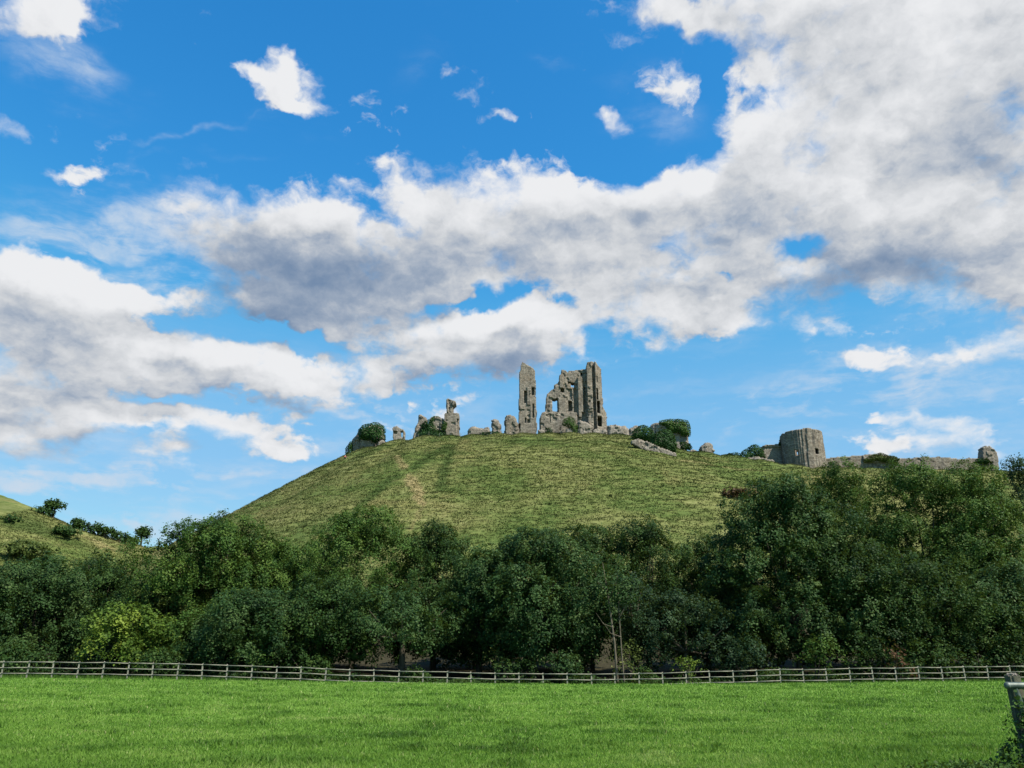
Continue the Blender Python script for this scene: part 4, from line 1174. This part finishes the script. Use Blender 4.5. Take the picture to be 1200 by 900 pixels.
# ================================================================== person on the west bank
def person():
    py_ = hit(404.5, 537.5)[1]
    p = at(404.5, 537, py_); g0 = gz(p.x, py_)
    skin, g, out = new_mat('skin'); principled(g, out, (.55, .33, .24), .6)
    red, g, out = new_mat('red_jacket'); principled(g, out, (.55, .07, .05), .8)
    darkc, g, out = new_mat('dark_trousers'); principled(g, out, (.03, .035, .05), .85)
    hair, g, out = new_mat('brown_hair'); principled(g, out, (.05, .03, .02), .7)
    def skinned(name, verts, edges, radii, mat, parent, lv=2):
        me = bpy.data.meshes.new(name); me.from_pydata(verts, edges, [])
        o = bpy.data.objects.new(name, me); link(o, parent)
        md = o.modifiers.new('skin', 'SKIN'); 
        for sv, rr_ in zip(me.skin_vertices[0].data, radii): sv.radius = (rr_, rr_)
        me.skin_vertices[0].data[0].use_root = True
        s_ = o.modifiers.new('sub', 'SUBSURF'); s_.levels = lv; s_.render_levels = lv
        me.materials.append(mat); return o
    V = [(0,0,.12),(0,.02,.35),(0,0,.58),(0,0,.66),(0,-.01,.76),(0,-.01,.86),
         (-.19,0,.55),(-.27,-.10,.32),(-.15,-.30,.36),(-.10,-.38,.37),(.19,0,.55),(.27,-.10,.32),(.15,-.30,.36),(.10,-.38,.37),
         (-.11,-.05,.12),(-.13,-.42,.42),(-.12,-.55,.02),(-.12,-.70,-.02),(.11,-.05,.12),(.13,-.42,.42),(.12,-.55,.02),(.12,-.70,-.02)]
    E = [(0,1),(1,2),(2,3),(3,4),(4,5),(2,6),(6,7),(7,8),(8,9),(2,10),(10,11),(11,12),(12,13),(0,14),(14,15),(15,16),(16,17),(0,18),(18,19),(19,20),(20,21)]
    Rd = [.15,.14,.13,.06,.09,.09,.065,.05,.038,.03,.065,.05,.038,.03,.10,.07,.05,.045,.10,.07,.05,.045]
    body = skinned('person', V, E, Rd, skin, None)
    body.location = (p.x, py_, g0 + .12)
    body.rotation_euler = (0, 0, R(35))
    tag(body, 'person in a red top sitting on grass at the left end of the ruins', 'person')
    Vj = [V[i] for i in (0, 1, 2, 6, 7, 8, 10, 11, 12)]
    skinned('jacket', Vj, [(0,1),(1,2),(2,3),(3,4),(4,5),(2,6),(6,7),(7,8)], [.165,.16,.15,.08,.065,.05,.08,.065,.05], red, body)
    Vl = [V[i] for i in (0, 14, 15, 16, 18, 19, 20)]
    skinned('trousers', Vl, [(0,1),(1,2),(2,3),(0,4),(4,5),(5,6)], [.16,.115,.085,.06,.115,.085,.06], darkc, body)
    skinned('hair', [(0,.02,.84),(0,.03,.92)], [(0,1)], [.10,.085], hair, body)
person()

# ================================================================== grass
def blade_field(name, n, seed, ymin, ymax, hfun, wfun, mat, dens_pow=1.0, label=None):
    r = np.random.default_rng(seed)
    # more blades where they are near
    u = r.random(n); y = 1 / (1 / ymin + u * (1 / ymax - 1 / ymin)) if dens_pow >= 1 else ymin + u * (ymax - ymin)
    x = (r.random(n) - .5) * 2 * (y * .74 + 4)
    return x, y, r
m, g, out = new_mat('grass_blades')
at_ = g.n.new('ShaderNodeAttribute'); at_.attribute_name = 'tone'
col = ramp(g, at_.outputs['Fac'], [(0, (.045, .105, .014)), (.35, (.092, .190, .022)), (.65, (.155, .275, .040)), (.9, (.23, .33, .075)), (1, (.38, .38, .18))])
p = g.n.new('ShaderNodeBsdfPrincipled'); g.l.new(col, p.inputs['Base Color']); p.inputs['Roughness'].default_value = .55; p.inputs['Specular IOR Level'].default_value = .3
t_ = g.n.new('ShaderNodeBsdfTranslucent'); g.l.new(g.mix(.4, col, (.16, .28, .02)), t_.inputs[0])
ms = g.n.new('ShaderNodeMixShader'); ms.inputs[0].default_value = .35
g.l.new(p.outputs[0], ms.inputs[1]); g.l.new(t_.outputs[0], ms.inputs[2]); g.l.new(ms.outputs[0], out.inputs[0])
GRASSM = m
def grass(n, seed, ymin, ymax):
    x, y, r = blade_field('g', n, seed, ymin, ymax, None, None, None)
    z = ground_np(x, y)
    pat = fbm(x * .35, y * .5, 2.0, 4); pat2 = fbm(x * 1.6, y * 2.0, 7.0, 3)
    tuss = np.clip((fbm(x * 1.1 + 40, y * .9, 9.0, 3) - .60) * 6, 0, 1)           # longer darker tussocks
    h = (.028 + .030 * pat2 + .05 * tuss) * (.6 + .8 * r.random(n)) * (1 + np.clip(y - 20, 0, 40) * .012)
    w = (.0034 + .00045 * np.clip(y - 10, 0, 60)) * (.7 + .6 * r.random(n))
    a = r.random(n) * 2 * math.pi; lean = h * (.25 + .6 * r.random(n)); la = r.random(n) * 2 * math.pi
    dx, dy = np.cos(a) * w, np.sin(a) * w
    mid = np.stack([x + np.cos(la) * lean * .3, y + np.sin(la) * lean * .3, z + h * .6], -1)
    tip = np.stack([x + np.cos(la) * lean, y + np.sin(la) * lean, z + h], -1)
    o_ = np.stack([dx, dy, 0 * dx], -1)
    base = np.stack([x, y, z - .01], -1)
    V = np.stack([base - o_, base + o_, mid + o_ * .7, tip, mid - o_ * .7], 1).reshape(-1, 3)
    F = np.arange(5 * n).reshape(-1, 5)
    tone = np.clip(.52 + (pat - .5) * .7 + (pat2 - .5) * .6 - tuss * .24 + .09 * r.normal(size=n), 0, .92)
    tone = np.where(r.random(n) < .012, 1.0, tone)
    return V, F, tone
V, F, tn = grass(900000, 31, 9.0, 66.0)
tag(mesh_np('meadow_grass', V, F, GRASSM, tone=tn), 'short bright green meadow grass with darker tufts', 'grass', kind='stuff')
# dark nettles and long grass at the gatepost and long grass along the fence
r = np.random.default_rng(41)
n = 2600
x = gp.x - .75 + r.normal(size=n) * .55 ; y = GY - .5 + r.normal(size=n) * .30
Cn = np.stack([x, y, ground_np(x, y) + .02 + .13 * r.random(n)], -1)
V, F = leaves(Cn, np.array([0, 0, .8]) + r.normal(size=(n, 3)) * .6, .05, 5)
tag(mesh_np('weeds', V, F, LEAF['mid'], tone=np.clip(.35 + .2 * r.normal(size=n), 0, 1)), 'dark leafy weeds spreading in the grass left of the gatepost', 'weeds', kind='stuff')
def long_grass(name, x, y, hmin, hmax, w, mat, tone_mu, label, seed, z=None):
    r = np.random.default_rng(seed); n = len(x)
    z = ground_np(x, y) if z is None else z
    h = hmin + (hmax - hmin) * r.random(n)
    a = r.random(n) * 2 * math.pi; la = r.random(n) * 2 * math.pi; lean = h * .5 * r.random(n)
    o_ = np.stack([np.cos(a) * w, np.sin(a) * w, 0 * a], -1)
    base = np.stack([x, y, z - .03], -1); tip = base + np.stack([np.cos(la) * lean, np.sin(la) * lean, h], -1)
    V = np.stack([base - o_, base + o_, tip], 1).reshape(-1, 3)
    tn = np.clip(tone_mu + .18 * r.normal(size=n), 0, 1)
    return tag(mesh_np(name, V, np.arange(3 * n).reshape(-1, 3), mat, tone=tn), label, 'grass', kind='stuff')
n = 42000; x = (r.random(n) - .5) * 118; y = 62.0 + 4.0 * (x + 45) / 90 + .05 + r.normal(size=n) * .35 + .35
long_grass('fence_grass', x, y, .15, .42, .022, GRASSM, .16, 'long dark grass left standing along the foot of the fence', 51)
n = 60000; r = np.random.default_rng(61)
x = (r.random(n) - .5) * 122; y = 68.6 + 3.0 * r.random(n) ** .8 + 2.5 * (x + 45) / 90
hh = .25 + 1.5 * np.clip(fbm(x * .35, y * .4, 12, 3) - .32, 0, 1) * 1.6
Cn = np.stack([x, y, ground_np(x, y) + hh * r.random(n) ** .7], -1)
V, F = leaves(Cn, np.array([0, -.2, .8]) + r.normal(size=(n, 3)) * .6, .20, 62)
tag(mesh_np('undergrowth', V, F, LEAF['dark'], tone=np.clip(.35 + (fbm(x * .5, y * .5, 3, 3) - .5) * 1.4 + .12 * r.normal(size=n), 0, 1)), 'dark nettles and brambles along the foot of the wood behind the fence', 'undergrowth', kind='stuff')
# rough hillside grass: tussocks of dry and green blades
m, g, out = new_mat('hill_grass_blades')
at_ = g.n.new('ShaderNodeAttribute'); at_.attribute_name = 'tone'
principled(g, out, ramp(g, at_.outputs['Fac'], [(0, (.064, .078, .024)), (.4, (.094, .106, .032)), (.7, (.145, .150, .053)), (1, (.27, .24, .115))]), .8, .15)
HG = m
n = 330000
x = r.random(n) * 250 - 118; y = 100 + r.random(n) * 120
z0 = ground_np(x, y)
dens_n = fbm(x * .30, y * .30, z0 * .9, 4)
k = (z0 > 10) & (dens_n > .30)
x, y, z0, dens_n = x[k], y[k], z0[k], dens_n[k]
green = fbm(x * .05, y * .05, 3, 3)
tn = np.clip(.56 + (fbm(x * .22, y * .22, z0 * .8 + 5, 3) - .5) * 2.6 - (green - .5) * 1.4, 0, 1)
trv = trail_np(x, y); tn = np.clip(tn + trv * .5, 0, 1)
rr_ = np.random.default_rng(8); nn = len(x)
Vs, Ts = [], []
for b in range(5):
    a = rr_.random(nn) * 6.283; q = .18 + .1 * rr_.random(nn)
    bx_, by_ = x + np.cos(a) * q, y + np.sin(a) * q
    h = .10 + .17 * rr_.random(nn)
    w = .06
    o_ = np.stack([np.cos(a + 1.57) * w, np.sin(a + 1.57) * w, 0 * a], -1)
    base = np.stack([bx_, by_, z0 - .08], -1); tip = base + np.stack([np.cos(a) * h * .7, np.sin(a) * h * .7, h], -1)
    Vs.append(np.stack([base - o_, base + o_, tip], 1).reshape(-1, 3)); Ts.append(np.clip(tn + .1 * rr_.normal(size=nn), 0, 1))
V = np.concatenate(Vs)
tag(mesh_np('hill_grass', V, np.arange(len(V)).reshape(-1, 3), HG, tone=np.concatenate(Ts)), 'rough dry and green tussocks covering the castle hill', 'grass', kind='stuff')
